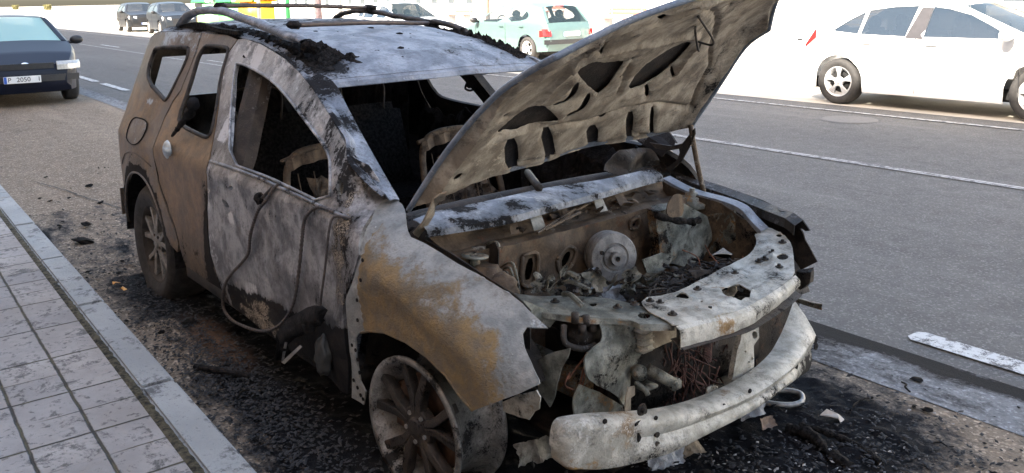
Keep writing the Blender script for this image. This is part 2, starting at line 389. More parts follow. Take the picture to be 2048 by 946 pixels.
o = mk('gutter', V + [(-250, 1.065, .005), (-3, 1.065, .005), (-3, 1.35, .005), (-250, 1.35, .005)], [[j * nx + i, j * nx + i + 1, (j + 1) * nx + i + 1, (j + 1) * nx + i] for j in range(17) for i in range(nx - 1)] + [[18 * nx, 18 * nx + 1, 18 * nx + 2, 18 * nx + 3]], GUT, None, False, gut_paint); o['kind'] = 'structure'
# the road surface starts 4 mm below the gutter sheet and rises no further: markings lie on sheets above
def worn(name, col, wear):
    m = NT(name); n = m.noise(14, 9, .7); n2 = m.noise(120, 4, .7)
    v = m.math('ADD', m.math('MULTIPLY', n, .7), m.math('MULTIPLY', n2, .3))
    m.bump(n2, .004)
    return m.set(m.mix(m.step(v, wear - .04, wear + .05), (.09, .09, .095), col), .8, 0, .3)
PAINT = worn('white road paint', (.50, .51, .51), .465); PAINT_W = worn('worn road paint', (.40, .40, .40), .47)
def mark(rects, mat, name='road_marking', z=.010):
    V = []; F = []
    for x0, x1, y0, y1 in rects:
        b = len(V); n = 6; r = min(.03, abs(y1 - y0) / 3)
        V += [(x0, y0 + r, z), (x0 + r, y0, z), (x1 - r, y0, z), (x1, y0 + r, z), (x1, y1 - r, z), (x1 - r, y1, z), (x0 + r, y1, z), (x0, y1 - r, z)]
        F.append(list(range(b, b + 8)))
    o = mk(name, V, F, mat, None, False); o['kind'] = 'structure'; return o
mark([(.31, 2.25, 1.60, 1.735)] + [(-19.2 + 2.45 * k, -17.3 + 2.45 * k, 1.78, 1.92) for k in range(-6, 5)], PAINT)
mark([(-60, 10, 5.19, 5.225), (-60, 10, 5.245, 5.28)], PAINT_W)
mark([(-60, 12, 8.28, 8.36)], PAINT_W)
mark([(-34.6, -31.8, 5.64, 5.76), (-47, -44, 5.64, 5.76), (-22, -19, 5.64, 5.70)], PAINT)
mark([(-52 + 4 * k, -49.5 + 4 * k, 8.95, 9.07) for k in range(10)], PAINT)
V = []; P_ = [(-6.6, -.95), (-6.0, -.80), (-5.5, -.72), (-5.0, -.60), (-4.5, -.55), (-4.1, -.46), (-3.8, -.42)]
for i, (x, y) in enumerate(resample([Vector((a, b, 0)) for a, b in P_], .05, False) and [(p.x, p.y) for p in resample([Vector((a, b, 0)) for a, b in P_], .05, False)]): w_ = .006 + .004 * noise.noise(Vector((x * 20, 0, 0))); d_ = .02 * noise.noise(Vector((x * 6, 3, 0))); V += [(x, y - w_ + d_, .013), (x, y + w_ + d_, .013)]
o = mk('asphalt_crack', V, [[2 * i, 2 * i + 2, 2 * i + 3, 2 * i + 1] for i in range(len(V) // 2 - 1)], simple('dark crack', (.04, .035, .03), .9)); o['kind'] = 'structure'
mh = MB(); mh.ring([(1e-4, .012), (.30, .012), (.32, .009), (.34, .004)], (0, 0, 1), (-3.8, 7.72, 0), 32)
tag(mh.build('manhole_cover', simple('worn dusty cover', (.125, .12, .116), .85, 0, .15, 30)), 'round iron manhole cover in the road near the white saloon', 'manhole cover')
# kerb stones, moss joint, pavers
def paver_mat():
    m = NT('dusty grey pavers'); sx = m.n('SeparateXYZ'); m.l(m.tc.outputs['Object'], sx.inputs[0])
    def joint(o, off, per, w):
        f = m.math('FRACT', m.math('DIVIDE', m.math('ADD', o, off), per)); d = m.math('ABSOLUTE', m.math('SUBTRACT', f, .5))
        return m.step(d, .5 - w / per, .5 - w / per * .35)
    wob = m.math('MULTIPLY', m.math('SUBTRACT', m.noise(9, 4), .5), .012)
    jy = joint(m.math('ADD', sx.outputs[1], wob), 1.425, .205, .0075); jx = joint(m.math('ADD', sx.outputs[0], wob), .49, .205, .0045)
    jx2 = joint(m.math('ADD', sx.outputs[0], wob), .49, .41, .0075)
    j = m.math('MAXIMUM', jy, m.math('MAXIMUM', jx2, m.math('MULTIPLY', jx, m.step(m.noise(2, 3), .4, .6))))
    n1 = m.noise(3, 8, .65); n2 = m.noise(26, 8, .7); n3 = m.noise(130, 4, .7)
    cell = m.n('TexWhiteNoise', noise_dimensions='2D'); cx = m.n('CombineXYZ')
    m.l(m.math('FLOOR', m.math('DIVIDE', m.math('ADD', sx.outputs[0], .49), .205)), cx.inputs[0]); m.l(m.math('FLOOR', m.math('DIVIDE', m.math('ADD', sx.outputs[1], 1.425), .205)), cx.inputs[1]); m.l(cx.outputs[0], cell.inputs['Vector'])
    c = m.mix(m.step(n1, .3, .7), (.29, .262, .238), (.435, .40, .37))
    c = m.mix(m.math('MULTIPLY', cell.outputs[0], .35), c, (.20, .20, .215))
    c = m.mix(m.step(m.noise(6, 12, .82, .3), .52, .60, 0, .8), c, (.075, .07, .068))
    c = m.mix(m.step(n2, .55, .64, 0, .75), c, (.07, .066, .064)); c = m.mix(m.step(n3, .62, .72, 0, .5), c, (.09, .09, .09))
    c = m.mix(j, c, m.mix(m.step(m.noise(8, 3), .4, .6), (.05, .045, .04), (.09, .08, .05)))
    m.bump(m.math('SUBTRACT', m.math('ADD', m.math('MULTIPLY', n3, .3), m.math('MULTIPLY', n2, .5)), m.math('MULTIPLY', j, 1.2)), .007)
    return m.set(c, .85, 0, .3)
o = grid('sidewalk', -90, 30, -6.5, -1.44, .12, paver_mat())
MOSS = simple('mossy joint', (.085, .070, .040), .95, 0, .8, 45, .02)
V = []; n = 900
for i in range(n):
    x = -9 + 12 * i / (n - 1); a = .006 * noise.noise(Vector((x * 25, 0, 0))); b = .006 * noise.noise(Vector((x * 25, 9, 0)))
    h = .119 + .006 * noise.noise(Vector((x * 40, 4, 0)))
    V += [(x, -1.444 + a, .116), (x, -1.434, h), (x, -1.422, h + .002), (x, -1.405 + b, .116)]
o = mk('mossy_joint', V, [[i * 4 + k, i * 4 + 4 + k, i * 4 + 5 + k, i * 4 + 1 + k] for i in range(n - 1) for k in range(3)], MOSS); o['kind'] = 'structure'
def kerb_mat():
    m = NT('pale kerb granite'); n1 = m.noise(2.5, 7); n2 = m.noise(40, 8, .75); n3 = m.noise(170, 3, .7)
    c = m.mix(m.step(n1, .3, .7), (.33, .34, .34), (.44, .45, .445)); c = m.mix(m.step(n2, .56, .68, 0, .6), c, (.12, .12, .125))
    c = m.mix(m.step(m.noise(5, 12, .8, .3), .52, .62, 0, .8), c, (.07, .068, .07)); c = m.mix(m.step(n3, .6, .75, 0, .5), c, (.16, .16, .17))
    m.bump(m.math('ADD', n2, n3), .006); return m.set(c, .85, 0, .3)
kb = MB(); xs = [-90 + 1.1 * k for k in range(76)] + [-6.55, -5.45, -4.40, -3.37, -2.36, -1.17, -.05, 1.05, 2.15, 3.25, 30]
for a, b in zip(xs, xs[1:]):
    if b - a < .2: continue
    kb.rbox(((a + b) / 2, -1.339, .02 + rnd.uniform(-.002, .002)), (b - a - .008, .135, .204), .012)
o = kb.build('kerb', kerb_mat(), None, False); o['kind'] = 'structure'
fk = MB(); fk.box((-95, 12.75, .05), (310, .25, .14)); o = fk.build('far_kerb', simple('pale far kerb', (.5, .48, .45), .9, 0, .1, 2)); o['kind'] = 'structure'
grid('far_pavement', -250, 60, 12.9, 60, .115, PAVE2)
# ------------------------------------------------------------------ buildings
STUCCO = simple('cream render', (.80, .77, .70), .9, 0, .05, 1.5); BRICK = simple('ochre brick facade', (.42, .30, .22), .9, 0, .2, 4)
GLASSD = simple('dark window glass', (.05, .06, .07), .1, 0, .1, 1); FRAME = simple('white window frame', (.8, .8, .78), .5, 0, .05, 3)
def building(name, x0, x1, y, depth, H, face, mat, label, nfl=4):
    r = empty(name, ((x0 + x1) / 2, y, 0), 0, label, 'building'); cx = (x0 + x1) / 2; L = x1 - x0; d = depth * face
    b = MB(); b.box((0, -d / 2, H / 2), (L, depth, H)); b.build('wall', mat, r)
    c = MB(); c.box((0, -d / 2, H + .15), (L + .5, depth + .5, .3)); c.build('roof', simple('roof slab', (.35, .3, .26), .9), r)
    k = int(L / 3.4); fh = H / nfl
    for f in range(nfl):
        for i in range(k):
            xx = -L / 2 + (i + .5) * L / k; zz = fh * f + fh * .52
            w = MB(); w.box((xx, face * .03, zz), (1.3, .05, 1.5)); wo = w.build('window', GLASSD, r)
            q = MB()
            for s_ in (-1, 1): q.box((xx + s_ * .67, face * .045, zz), (.07, .08, 1.6)); q.box((xx, face * .045, zz + s_ * .78), (1.41, .078, .07))
            q.build('frame', FRAME, wo)
    return r
building('apartment_building', -95, -34, -6.5, 10, 12.2, 1, BRICK, 'long ochre apartment block lining the near pavement far up the street')
building('apartment_building', -33.8, 32, -6.5, 10, 12.2, 1, BRICK, 'ochre apartment block on the near pavement that shades the burnt car')
building('apartment_building', -170, -75, 52, 12, 12, -1, STUCCO, 'long cream building at the far left beyond the street')
building('apartment_building', -73, -22, 62, 12, 13, -1, STUCCO, 'cream building behind the recycling containers and benches')
building('apartment_building', -20, 45, 46, 12, 12, -1, STUCCO, 'cream building behind the white saloon at right')
# ------------------------------------------------------------------ burnt car: body shell
car = empty('burnt_car', CAR_LOC, YAW, 'burnt-out estate car at the kerb, scorched hood propped open, bare front end', 'car')
WR = (-2.673, .28); WF = (0.0, .28)
def wside(x, z):
    b = .885
    k = .55 - .12 * min(1, max(0, (-2.2 - x) / .6))
    if z > .86: b -= k * (z - .86)
    if z < .4: b -= .15 * (.4 - z)
    if x > .05: b -= .45 * (x - .05) ** 2
    if x < -2.7: b -= .045 * ((-2.7 - x) / .5) ** 2
    if x < -3.22: b -= 1.3 * (-3.22 - x) ** 2
    if x > -.50:
        zt = .90 - .30 * (x + .22); q = max(0, 1 - (zt - z) / .16); g_ = min(1, (x + .50) / .20); b -= .15 * g_ * g_ * (3 - 2 * g_) * min(q, 1.0) ** 2
    for cx, cz in (WR, WF):
        r = math.hypot(x - cx, z - cz)
        if z > cz - .1: b += .018 * max(0, 1 - abs(r - .45) / .10)
    return b
def dent(x, z):                               # heat-warped door skin
    return .007 * noise.fractal(Vector((x * 3.2, z * 3.6, 5)), 1, 2, 3)
def S2(u, v):
    """where a sight line meets the near body side, as (x, z)"""
    p = TF(u, v, lambda P: P[1] + wside(P[0], P[2]), 1.2, 6.2); return (p.x, p.z)
def side(sg=-1, warp=1, off=0):
    return lambda x, z: (x, sg * (wside(x, z) + off) + sg * warp * dent(x, z), z)
def tr(pts): return [S2(*p) for p in pts]
def nz(P, s, seed=0, o=3): return noise.fractal(Vector((P[0] * s + seed, P[1] * s, P[2] * s)), 1, 2, o)
def g2(a, b, ca, cb, ra, rb): return math.exp(-((a - ca) / ra) ** 2 - ((b - cb) / rb) ** 2)
roof_z = [(-3.36, 1.33), (-3.25, 1.415), (-3.02, 1.452), (-2.4, 1.458), (-1.93, 1.436), (-1.63, 1.408), (-1.39, 1.371), (-1.17, 1.316), (-.96, 1.243)]
def rz(x): return interp(x, roof_z)
# --- outlines in (x, z)
rear_top = [(-2.415, 1.448), (-2.75, 1.448), (-3.02, 1.440), (-3.2, 1.415), (-3.30, 1.36)]
def arc(c, r, a0, a1, n): return [(c[0] + r * math.cos(R_(a0 + (a1 - a0) * i / n)), c[1] + r * math.sin(R_(a0 + (a1 - a0) * i / n))) for i in range(n + 1)]
q_out = rear_top + [(-3.37, 1.2), (-3.42, 1.0), (-3.46, .8), (-3.47, .5), (-3.44, .36), (-3.08, .33)] + arc(WR, .412, 172, 20, 22) + [(-2.235, .40), (-2.15, .36), (-2.12, .41), (-2.185, .50), (-2.265, .60), (-2.36, .70), (-2.40, .80), (-2.415, .93), (-2.425, 1.02), (-2.405, 1.10), (-2.36, 1.16), (-2.37, 1.26), (-2.39, 1.36)]
q_win = smooth_poly([(-2.96, 1.345), (-2.93, 1.355), (-2.52, 1.372), (-2.465, 1.36), (-2.44, 1.286), (-2.475, 1.12), (-2.50, 1.095), (-2.54, 1.10), (-2.86, 1.175), (-2.94, 1.22), (-2.97, 1.28)], 1)
rd_rear = [(-2.40, 1.447), (-2.375, 1.36), (-2.355, 1.26), (-2.345, 1.16), (-2.39, 1.09), (-2.41, 1.02), (-2.40, .93), (-2.385, .80), (-2.345, .70), (-2.25, .605), (-2.17, .505), (-2.105, .42), (-2.09, .30)]
bgap = [(-1.60, .30), (-1.615, .40), (-1.66, .46), (-1.685, .55), (-1.685, .67), (-1.645, .83), (-1.65, .90), (-1.725, 1.0), (-1.805, 1.10), (-1.87, 1.183), (-1.945, 1.274), (-1.99, 1.361), (-1.955, 1.425)]
rd_out = rd_rear + bgap + [(-2.1, 1.443)]
r_win = smooth_poly([(-2.31, 1.375), (-2.28, 1.385), (-2.04, 1.385), (-1.99, 1.37), (-1.945, 1.245), (-1.835, 1.12), (-1.76, 1.01), (-1.77, .985), (-1.85, .982), (-2.18, 1.0), (-2.25, 1.03), (-2.275, 1.17), (-2.325, 1.31), (-2.325, 1.35)], 1)
D_px = [(569, 117), (600, 149), (632, 190), (664, 241), (690, 285)]
fd_out = [(x + .012, z) for x, z in bgap] + [(-1.88, 1.430), (-1.65, 1.412)] + tr(D_px) + [(-.42, 1.035), (-.355, .955), (-.30, .868), (-.255, .77), (-.30, .668), (-.345, .607), (-.36, .476), (-.365, .374), (-.41, .215), (-1.0, .225), (-1.56, .245)]
f_win = smooth_poly(tr([(470, 127), (483, 127), (518, 143), (550, 165), (578, 197), (607, 235), (645, 285), (654, 301), (662, 325), (660, 414), (556, 363), (525, 350), (458, 326), (461, 222)]), 1)
fen_px = [(811, 423), (813, 449), (822, 474), (847, 485), (883, 506), (919, 528), (955, 546), (994, 571), (1023, 589), (1052, 614), (1095, 656), (1053, 654), (1045, 666), (1049, 695), (1061, 723), (1078, 760), (1079, 768), (1037, 788), (1000, 801), (944, 822), (919, 793), (890, 751), (852, 713), (810, 684), (768, 665), (739, 662), (720, 665), (712, 676), (714, 726), (720, 763), (731, 784), (727, 810)]
fen_out = tr(fen_px) + [(-.39, .209), (-.345, .374), (-.338, .476), (-.325, .607), (-.285, .668), (-.238, .77), (-.285, .868), (-.345, .912), (-.325, .928), (-.255, .915)]
# --- pigment of each panel: rust, soot, ash
def p_rear(P):
    x, y, z = P; n = nz(P, 2.5, 3)
    rust = .52 + .2 * n - 1.3 * max(0, z - 1.12) / .3
    soot = -.02 + .9 * max(0, .75 - z) + .5 * g2(x, z, -2.75, .72, .25, .14) + .15 * n + .25 * g2(x, z, -2.6, 1.0, .2, .08)
    ash = -.25 + .65 * max(0, z - 1.15) / .25 + .8 * g2(x, z, -3.35, 1.02, .15, .08) + .75 * g2(x, z, -2.72, 1.08, .14, .05) + .4 * g2(x, z, -2.73, .91, .1, .07)
    soot += .5 * (math.hypot(x - WR[0], z - WR[1]) < .46)
    return (rust, soot, ash)
def p_rdoor(P):
    x, y, z = P; n = nz(P, 2.5, 3); rust = .75 + .2 * n - .9 * max(0, z - 1.1) / .25
    return (rust, -.12 + .95 * max(0, .85 - z) + .9 * g2(x, z, -1.68, .55, .06, .3) + .15 * n, -.4 + .6 * max(0, z - 1.15) / .25 + .5 * g2(x, z, -1.95, 1.0, .3, .03))
def p_fdoor(P):
    x, y, z = P; n = nz(P, 3, 8)
    soot = .03 + .15 * n + .9 * max(0, g2(x, z, -1.12, .27, .30, .10)) + .7 * max(0, .27 - z) / .08 + .4 * g2(x, z, -.36, .72, .10, .25) + .45 * g2(x, z, -1.6, .83, .04, .06) + .3 * g2(x, z, -.47, .98, .08, .12) + .35 * g2(x, z, -1.6, .3, .08, .1)
    soot += 1.3 * max(0, min(1, (.37 + .12 * (x + 1.5) / 1.1 - z) / .07)) * (x > -1.5)
    if z > 1.0: soot += .35 * max(0, min(1, (x + 1.35) / .4)) * (0.5 + .5 * (z > 1.02 + 0)) - .1
    ash = .0 + .6 * g2(x, z, -1.30, .84, .07, .05)  + (.34 if z > .98 else 0) + .9 * g2(x, z, -1.15, .33, .25, .10) * (n > -.05) + .75 * g2(x, z, -1.38, .68, .05, .04) + .3 * (abs(x + 1.62) < .05)  # mostly ash; one pale spot is a highlight painted into the colour
    return (-.4 + .25 * g2(x, z, -.36, .72, .06, .2), soot, ash, -.3 + .95 * g2(x, z, -.40, .68, .09, .26) + .95 * g2(x, z, -1.15, .33, .30, .10) + .45 * g2(x, z, -.40, .95, .06, .10) + .5 * g2(x, z, -1.62, .82, .05, .1) + .4 * (z < .30) + .35 * g2(x, z, -.62, 1.10, .12, .10))
def p_fend(P):
    x, y, z = P; n = nz(P, 3, 1)
    d = z - (.775 - .28 * (x + .2))              # distance above the rust line
    rust = .70 - 3.6 * d + .2 * n if d > -.06 else .88 + .15 * n
    if x > .36: rust -= (x - .36) * 5.5
    if x < -.24: rust -= 1.0
    return (rust, -.20 + .45 * max(0, .35 - z) + .1 * n + .3 * g2(x, z, -.28, .4, .06, .2), .02 + .25 * max(0, d + .05) / .2 + .2 * (x > .42) - .35 * max(0, min(1, rust)))
def p_roof(P):
    x, y, z = P; n = nz(P, 2.2, 4); e = abs(y) / .56
    soot = -.03 + .25 * n + .75 * g2(x, y, -1.25, -.50, .38, .11) + .5 * g2(x, y, -1.25, .50, .4, .08) + .45 * (x < -2.0) + .30 * g2(x, y, -1.12, .1, .12, .22)
    return (-.5, soot, .16 + .2 * n)
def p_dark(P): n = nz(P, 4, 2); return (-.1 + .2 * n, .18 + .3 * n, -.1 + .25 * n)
quarter = panel('quarter_panel', q_out, [q_win], side(), B_TAN, car, .035, .012, (0, -1, 0), p_rear)
rdoor = panel('rear_door', rd_out, [r_win], side(), B_TAN, car, .035, .014, (0, -1, 0), p_rdoor)
dh = [smooth_poly(tr([(441, 397), (452, 402), (461, 416), (449, 414)]), 1), [S2(462 + 4 * math.cos(a), 376 + 5 * math.sin(a)) for a in [k * .785 for k in range(8)]],
      [S2(679 + 8 * math.cos(a), 374 + 17 * math.sin(a)) for a in [k * .628 for k in range(10)]], [S2(681 + 4 * math.cos(a), 429 + 6 * math.sin(a)) for a in [k * .785 for k in range(8)]]]
fdoor = panel('front_door', fd_out, [f_win] + dh, side(), B_DOOR, car, .018, .02, (0, -1, 0), p_fdoor)
fender = panel('front_fender', fen_out, [], side(-1, .5), B_FEND, car, .016, .006, (0, -1, 0), p_fend)
def lip(name, P2, mat, parent, w=.025, sg=-1, off=.004, flip=1, pf=None, r=.007):
    m = MB(); m.tube([Vector((x, sg * (wside(x, z) + off), z)) for x, z in P2], r, 6, 1); return m.build(name, mat, parent, True, pf)
lip('window_frame', f_win + [f_win[0]], B_DOOR, fdoor, pf=p_fdoor, off=.001); lip('window_frame', r_win + [r_win[0]], B_DARK, rdoor, pf=p_dark, r=.011, off=-.002); lip('window_frame', q_win + [q_win[0]], B_DARK, quarter, pf=p_dark, r=.012, off=-.002)
lip('arch_lip', arc(WR, .415, 172, 22, 20), B_TAN, quarter, pf=p_dark, off=.0, r=.008)
lip('arch_lip', tr([(944, 822), (919, 793), (890, 751), (852, 713), (810, 684), (768, 665), (739, 662), (720, 665)]), B_FEND, fender, pf=lambda P: (1.0, .05, -.2), r=.006, off=-.004)
# belt moulding strip of the front door and the pressed line under it
m = MB(); m.tube([Vector((x, -(wside(x, z) + .006), z)) for x, z in tr([(424, 322), (458, 333), (525, 357), (556, 372), (610, 396), (660, 420), (700, 436)])], .008, 6, 2); m.build('belt_strip', B_DOOR, fdoor, True, lambda P: (-.3, .25, .2))
# far side: the same panels mirrored
def mir(f): return lambda P: f(Vector((P[0], -P[1], P[2])))
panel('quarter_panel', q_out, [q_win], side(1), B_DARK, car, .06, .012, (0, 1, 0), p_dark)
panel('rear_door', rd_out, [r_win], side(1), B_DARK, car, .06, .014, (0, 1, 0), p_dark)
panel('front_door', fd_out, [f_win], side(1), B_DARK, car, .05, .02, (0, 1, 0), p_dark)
def SL(u, v): p = TF(u, v, lambda P: P[1] - wside(P[0], P[2]), 1.2, 6.2); return (p.x, p.z)
lf = [SL(*p) for p in [(1262, 285), (1280, 291), (1352, 337), (1413, 362), (1485, 386), (1542, 409), (1588, 426), (1607, 440), (1622, 461), (1601, 455), (1611, 478), (1636, 523), (1600, 541)]]
lf = lf + [(.36, .50), (.31, .42), (.22, .50), (.135, .54), (.02, .552), (-.1, .545), (-.2, .52), (-.29, .47), (-.31, .30), (-.42, .30), (-.42, .90)]
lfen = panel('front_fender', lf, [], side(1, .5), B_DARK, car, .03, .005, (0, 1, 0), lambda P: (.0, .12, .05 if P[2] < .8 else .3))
m = MB()                                       # turned-in top flange of the far fender
A = [Vector((x, wside(x, z), z)) for x, z in spline([(a[0], a[1], 0) for a in lf[1:9]], 3) for x, z in [(x, z)]] if 0 else None
top = [(a[0], a[1]) for a in lf[1:8]]
A = [Vector((x, wside(x, z) - .003, z)) for x, z in top]; Bq = [p + Vector((0, -.055, -.012)) for p in A]; Cq = [p + Vector((0, -.003, -.035)) for p in Bq]
m.strip(A, Bq); m.strip(Bq, Cq); m.build('inner_flange', B_DARK, lfen, False, lambda P: (-.2, .0, .32), thick=.003)
# --- roof
def roof_pt(x, y):
    h = wside(x, rz(x)) - .058; c = min(1, abs(y) / h)
    return Vector((x, y, rz(x) + .012 + .030 * (1 - c * c) + .006 * noise.noise(Vector((x * 4, y * 4, 2)))))
xs_ = [-3.30 + (2.27) * i / 60 for i in range(61)]
def hd(y): return -1.03 - .02 + .045 * (1 - (y / .57) ** 2)     # header bows forward
rows = []
for i in range(61):
    t = i / 60; row = []
    for j in range(41):
        s = -1 + 2 * j / 40
        xe = -1.03; x = -3.30 + (xe + 3.30) * t; h = wside(x, rz(x)) - .058
        y = s * h; x += (.05 * (1 - s * s)) * t
        row.append(roof_pt(x, y))
    rows.append(row)
V, F = loft(rows)
roof = mk('roof', V, F, B_ROOF, car, True, p_roof, .004, -1)
m = MB()                                       # header rail under the roof's front edge
A = [p.copy() for p in rows[-1]]; B1 = [p + Vector((.018, 0, -.012)) for p in A]; B2 = [p + Vector((.028, 0, -.030)) for p in A]; B3 = [p + Vector((-.07, 0, -.042)) for p in A]
for a, b in ((A, B1), (B1, B2), (B2, B3)): m.strip(a, b)
m.build('header_rail', B_ROOF, roof, True, lambda P: (.1, -.05, .25), thick=.004)
# cant rail + A-pillar band between door frame and roof / windscreen opening
def cant(sg):
    Dp = [(-3.30, 1.36), (-3.2, 1.415), (-3.02, 1.440), (-2.75, 1.448), (-2.4, 1.447), (-2.1, 1.443), (-1.88, 1.430), (-1.65, 1.412)] + tr([(569, 117), (600, 149), (632, 190), (664, 241), (689, 279)])
    Dq = [Vector((x, sg * (wside(x, z) - .004), z)) for x, z in Dp] + [Vector((-.47, sg * .792, 1.05)), Vector((-.37, sg * .79, .995)), Vector((-.29, sg * .765, .945))]
    Rp = []
    for x in (-3.30, -3.2, -3.02, -2.75, -2.4, -2.1, -1.88, -1.6, -1.35, -1.15): Rp.append(Vector((x, sg * (wside(x, rz(x)) - .058), rz(x) + .012)))
    for k, (u, v) in enumerate([(666, 164), (695, 216), (727, 276), (762, 338), (798, 400)]):
        t = k / 4; q = T(u, v, 'y', -(.575 + .125 * t)); Rp.append(Vector((q.x, sg * -q.y, q.z)))
    a = spline(Dq, 4); b = spline(Rp, 4)
    la = resample(a, .02, False); lb = resample(b, .02, False); n = 130
    pick = lambda L, t: L[min(len(L) - 1, int(t * (len(L) - 1)))]
    A_ = [pick(la, i / n) for i in range(n + 1)]; B_ = [pick(lb, i / n) for i in range(n + 1)]
    mid = [(p + q) / 2 + Vector((0, sg * .003, -.008)) for p, q in zip(A_, B_)]
    g = [p + Vector((0, -sg * .014, .006)) for p in A_]; In = [p + Vector((-.03, -sg * .01, -.035)) for p in B_]
    V, F = loft([A_, g, mid, [p * .5 + q * .5 + Vector((0, 0, .004)) for p, q in zip(mid, B_)], B_, In]); return V, F
def p_cant(P): n = nz(P, 6, 5); return (-.3, .42 + .25 * n, .0 + .2 * n + .12 * (P[0] > -1.0))
for sg in (-1, 1): V, F = cant(sg); mk('roof_pillar', V, F, B_ROOF, car, True, p_cant, .004, 0)
# tailgate
def tg(y, z): return (-3.415 - .03 * (z < .9) + (.22 * (z - 1.0) if z > 1.0 else 0) + .10 * (abs(y) / .75) ** 3, y, z)
panel('tailgate', [(-.74, .45), (.74, .45), (.76, .95), (.60, 1.36), (-.60, 1.36), (-.76, .95)], [[(-.60, 1.02), (.60, 1.02), (.52, 1.28), (-.52, 1.28)]], tg, B_TAN, car, .07, .012, (-1, 0, 0), p_dark)
rb = MB(); rb.add(*loft([[Vector((-3.44 - .05 * math.cos(a * 1.2), .80 * math.sin(a * 1.35) if abs(a) < 1.1 else .80 * math.copysign(1, a), z)) for a in [-1.1 + 2.2 * i / 20 for i in range(21)]] for z in (.30, .42, .47)])); rb.build('rear_bumper', B_TAN, car, True, p_dark, thick=.006)
# pillars inside, floor, sills, inner walls
def bpil(sg):
    V = [];
    pts = [(478, 132), (505, 140), (540, 175), (536, 345), (500, 345), (466, 328)]
    m = MB(); z0 = .28; cols = []
    for z in [.25 + 1.12 * i / 20 for i in range(21)]:
        xb = interp(z, [(.25, -1.52), (.9, -1.50), (1.38, -1.74)]); w0 = interp(z, [(.25, .14), (.9, .085), (1.38, .06)])
        yb = -(wside(-1.6, z) - .045)
        cols.append([Vector((xb - w0, sg * -(yb + .01), z)), Vector((xb - w0 * .4, sg * -(yb - .012), z)), Vector((xb + w0 * .3, sg * -(yb - .01), z)), Vector((xb + w0, sg * -(yb + .02), z)), Vector((xb + w0, sg * -(yb + .075), z))])
    m.add(*loft(cols)); return m.build('door_pillar', B_DARK, car, True, lambda P: (.05, -.05 + .2 * nz(P, 5, 2), .22 + .2 * nz(P, 9, 1)), thick=.004)
bpil(-1); bpil(1)
m = MB(); m.add(*loft([[Vector((x, y, .24 + .16 * math.exp(-(y / .10) ** 2) + .14 * (x < -2.2))) for y in [-.8 + 1.6 * i / 24 for i in range(25)]] for x in [-3.4, -2.6, -2.3, -2.1, -1.4, -.7, -.45]]))
m.build('floor_pan', B_DARK, car, True, lambda P: (.2, .45, -.2), thick=.01)
for sg in (-1, 1): m = MB(); m.rbox((-1.25, sg * .80, .27), (1.75, .12, .10), .02); m.build('sill', B_DARK, car, True, p_dark)

m = MB(); m.rbox((-2.30, 0, .66), (.18, 1.16, .66), .05, Matrix.Rotation(R_(-16), 3, 'Y')); m.rbox((-2.0, 0, .45), (.5, 1.12, .14), .04)
m.build('rear_seat', CHAR_ROUGH, car, True)

def ragged(name, x0, x1, z0, z1, y, seed, mat):
    V = []; F = []; nx, nz_ = 40, 16
    for j in range(nz_ + 1):
        for i in range(nx + 1):
            x = x0 + (x1 - x0) * i / nx; zt = z1 + .13 * noise.fractal(Vector((x * 4, seed, 0)), 1, 2, 4); z = z0 + (zt - z0) * j / nz_
            V.append((x, y + .04 * noise.fractal(Vector((x * 6, z * 6, seed)), 1, 2, 3), z))
    F = [[j * (nx + 1) + i, j * (nx + 1) + i + 1, (j + 1) * (nx + 1) + i + 1, (j + 1) * (nx + 1) + i] for j in range(nz_) for i in range(nx)]
    return mk(name, V, F, mat, car, False, None, .004)
ragged('burnt_lining', -3.35, -2.45, .4, 1.20, .70, 3, CHAR); ragged('burnt_lining', -2.45, -1.7, .4, .93, .78, 13, CHAR); ragged('burnt_lining', -3.3, -2.5, .9, 1.22, -.10, 6, CHAR)  # charred sheets added inside to darken the view through the windows
ragged('burnt_lining', -1.62, -.5, .35, .86, .80, 9, CHAR)
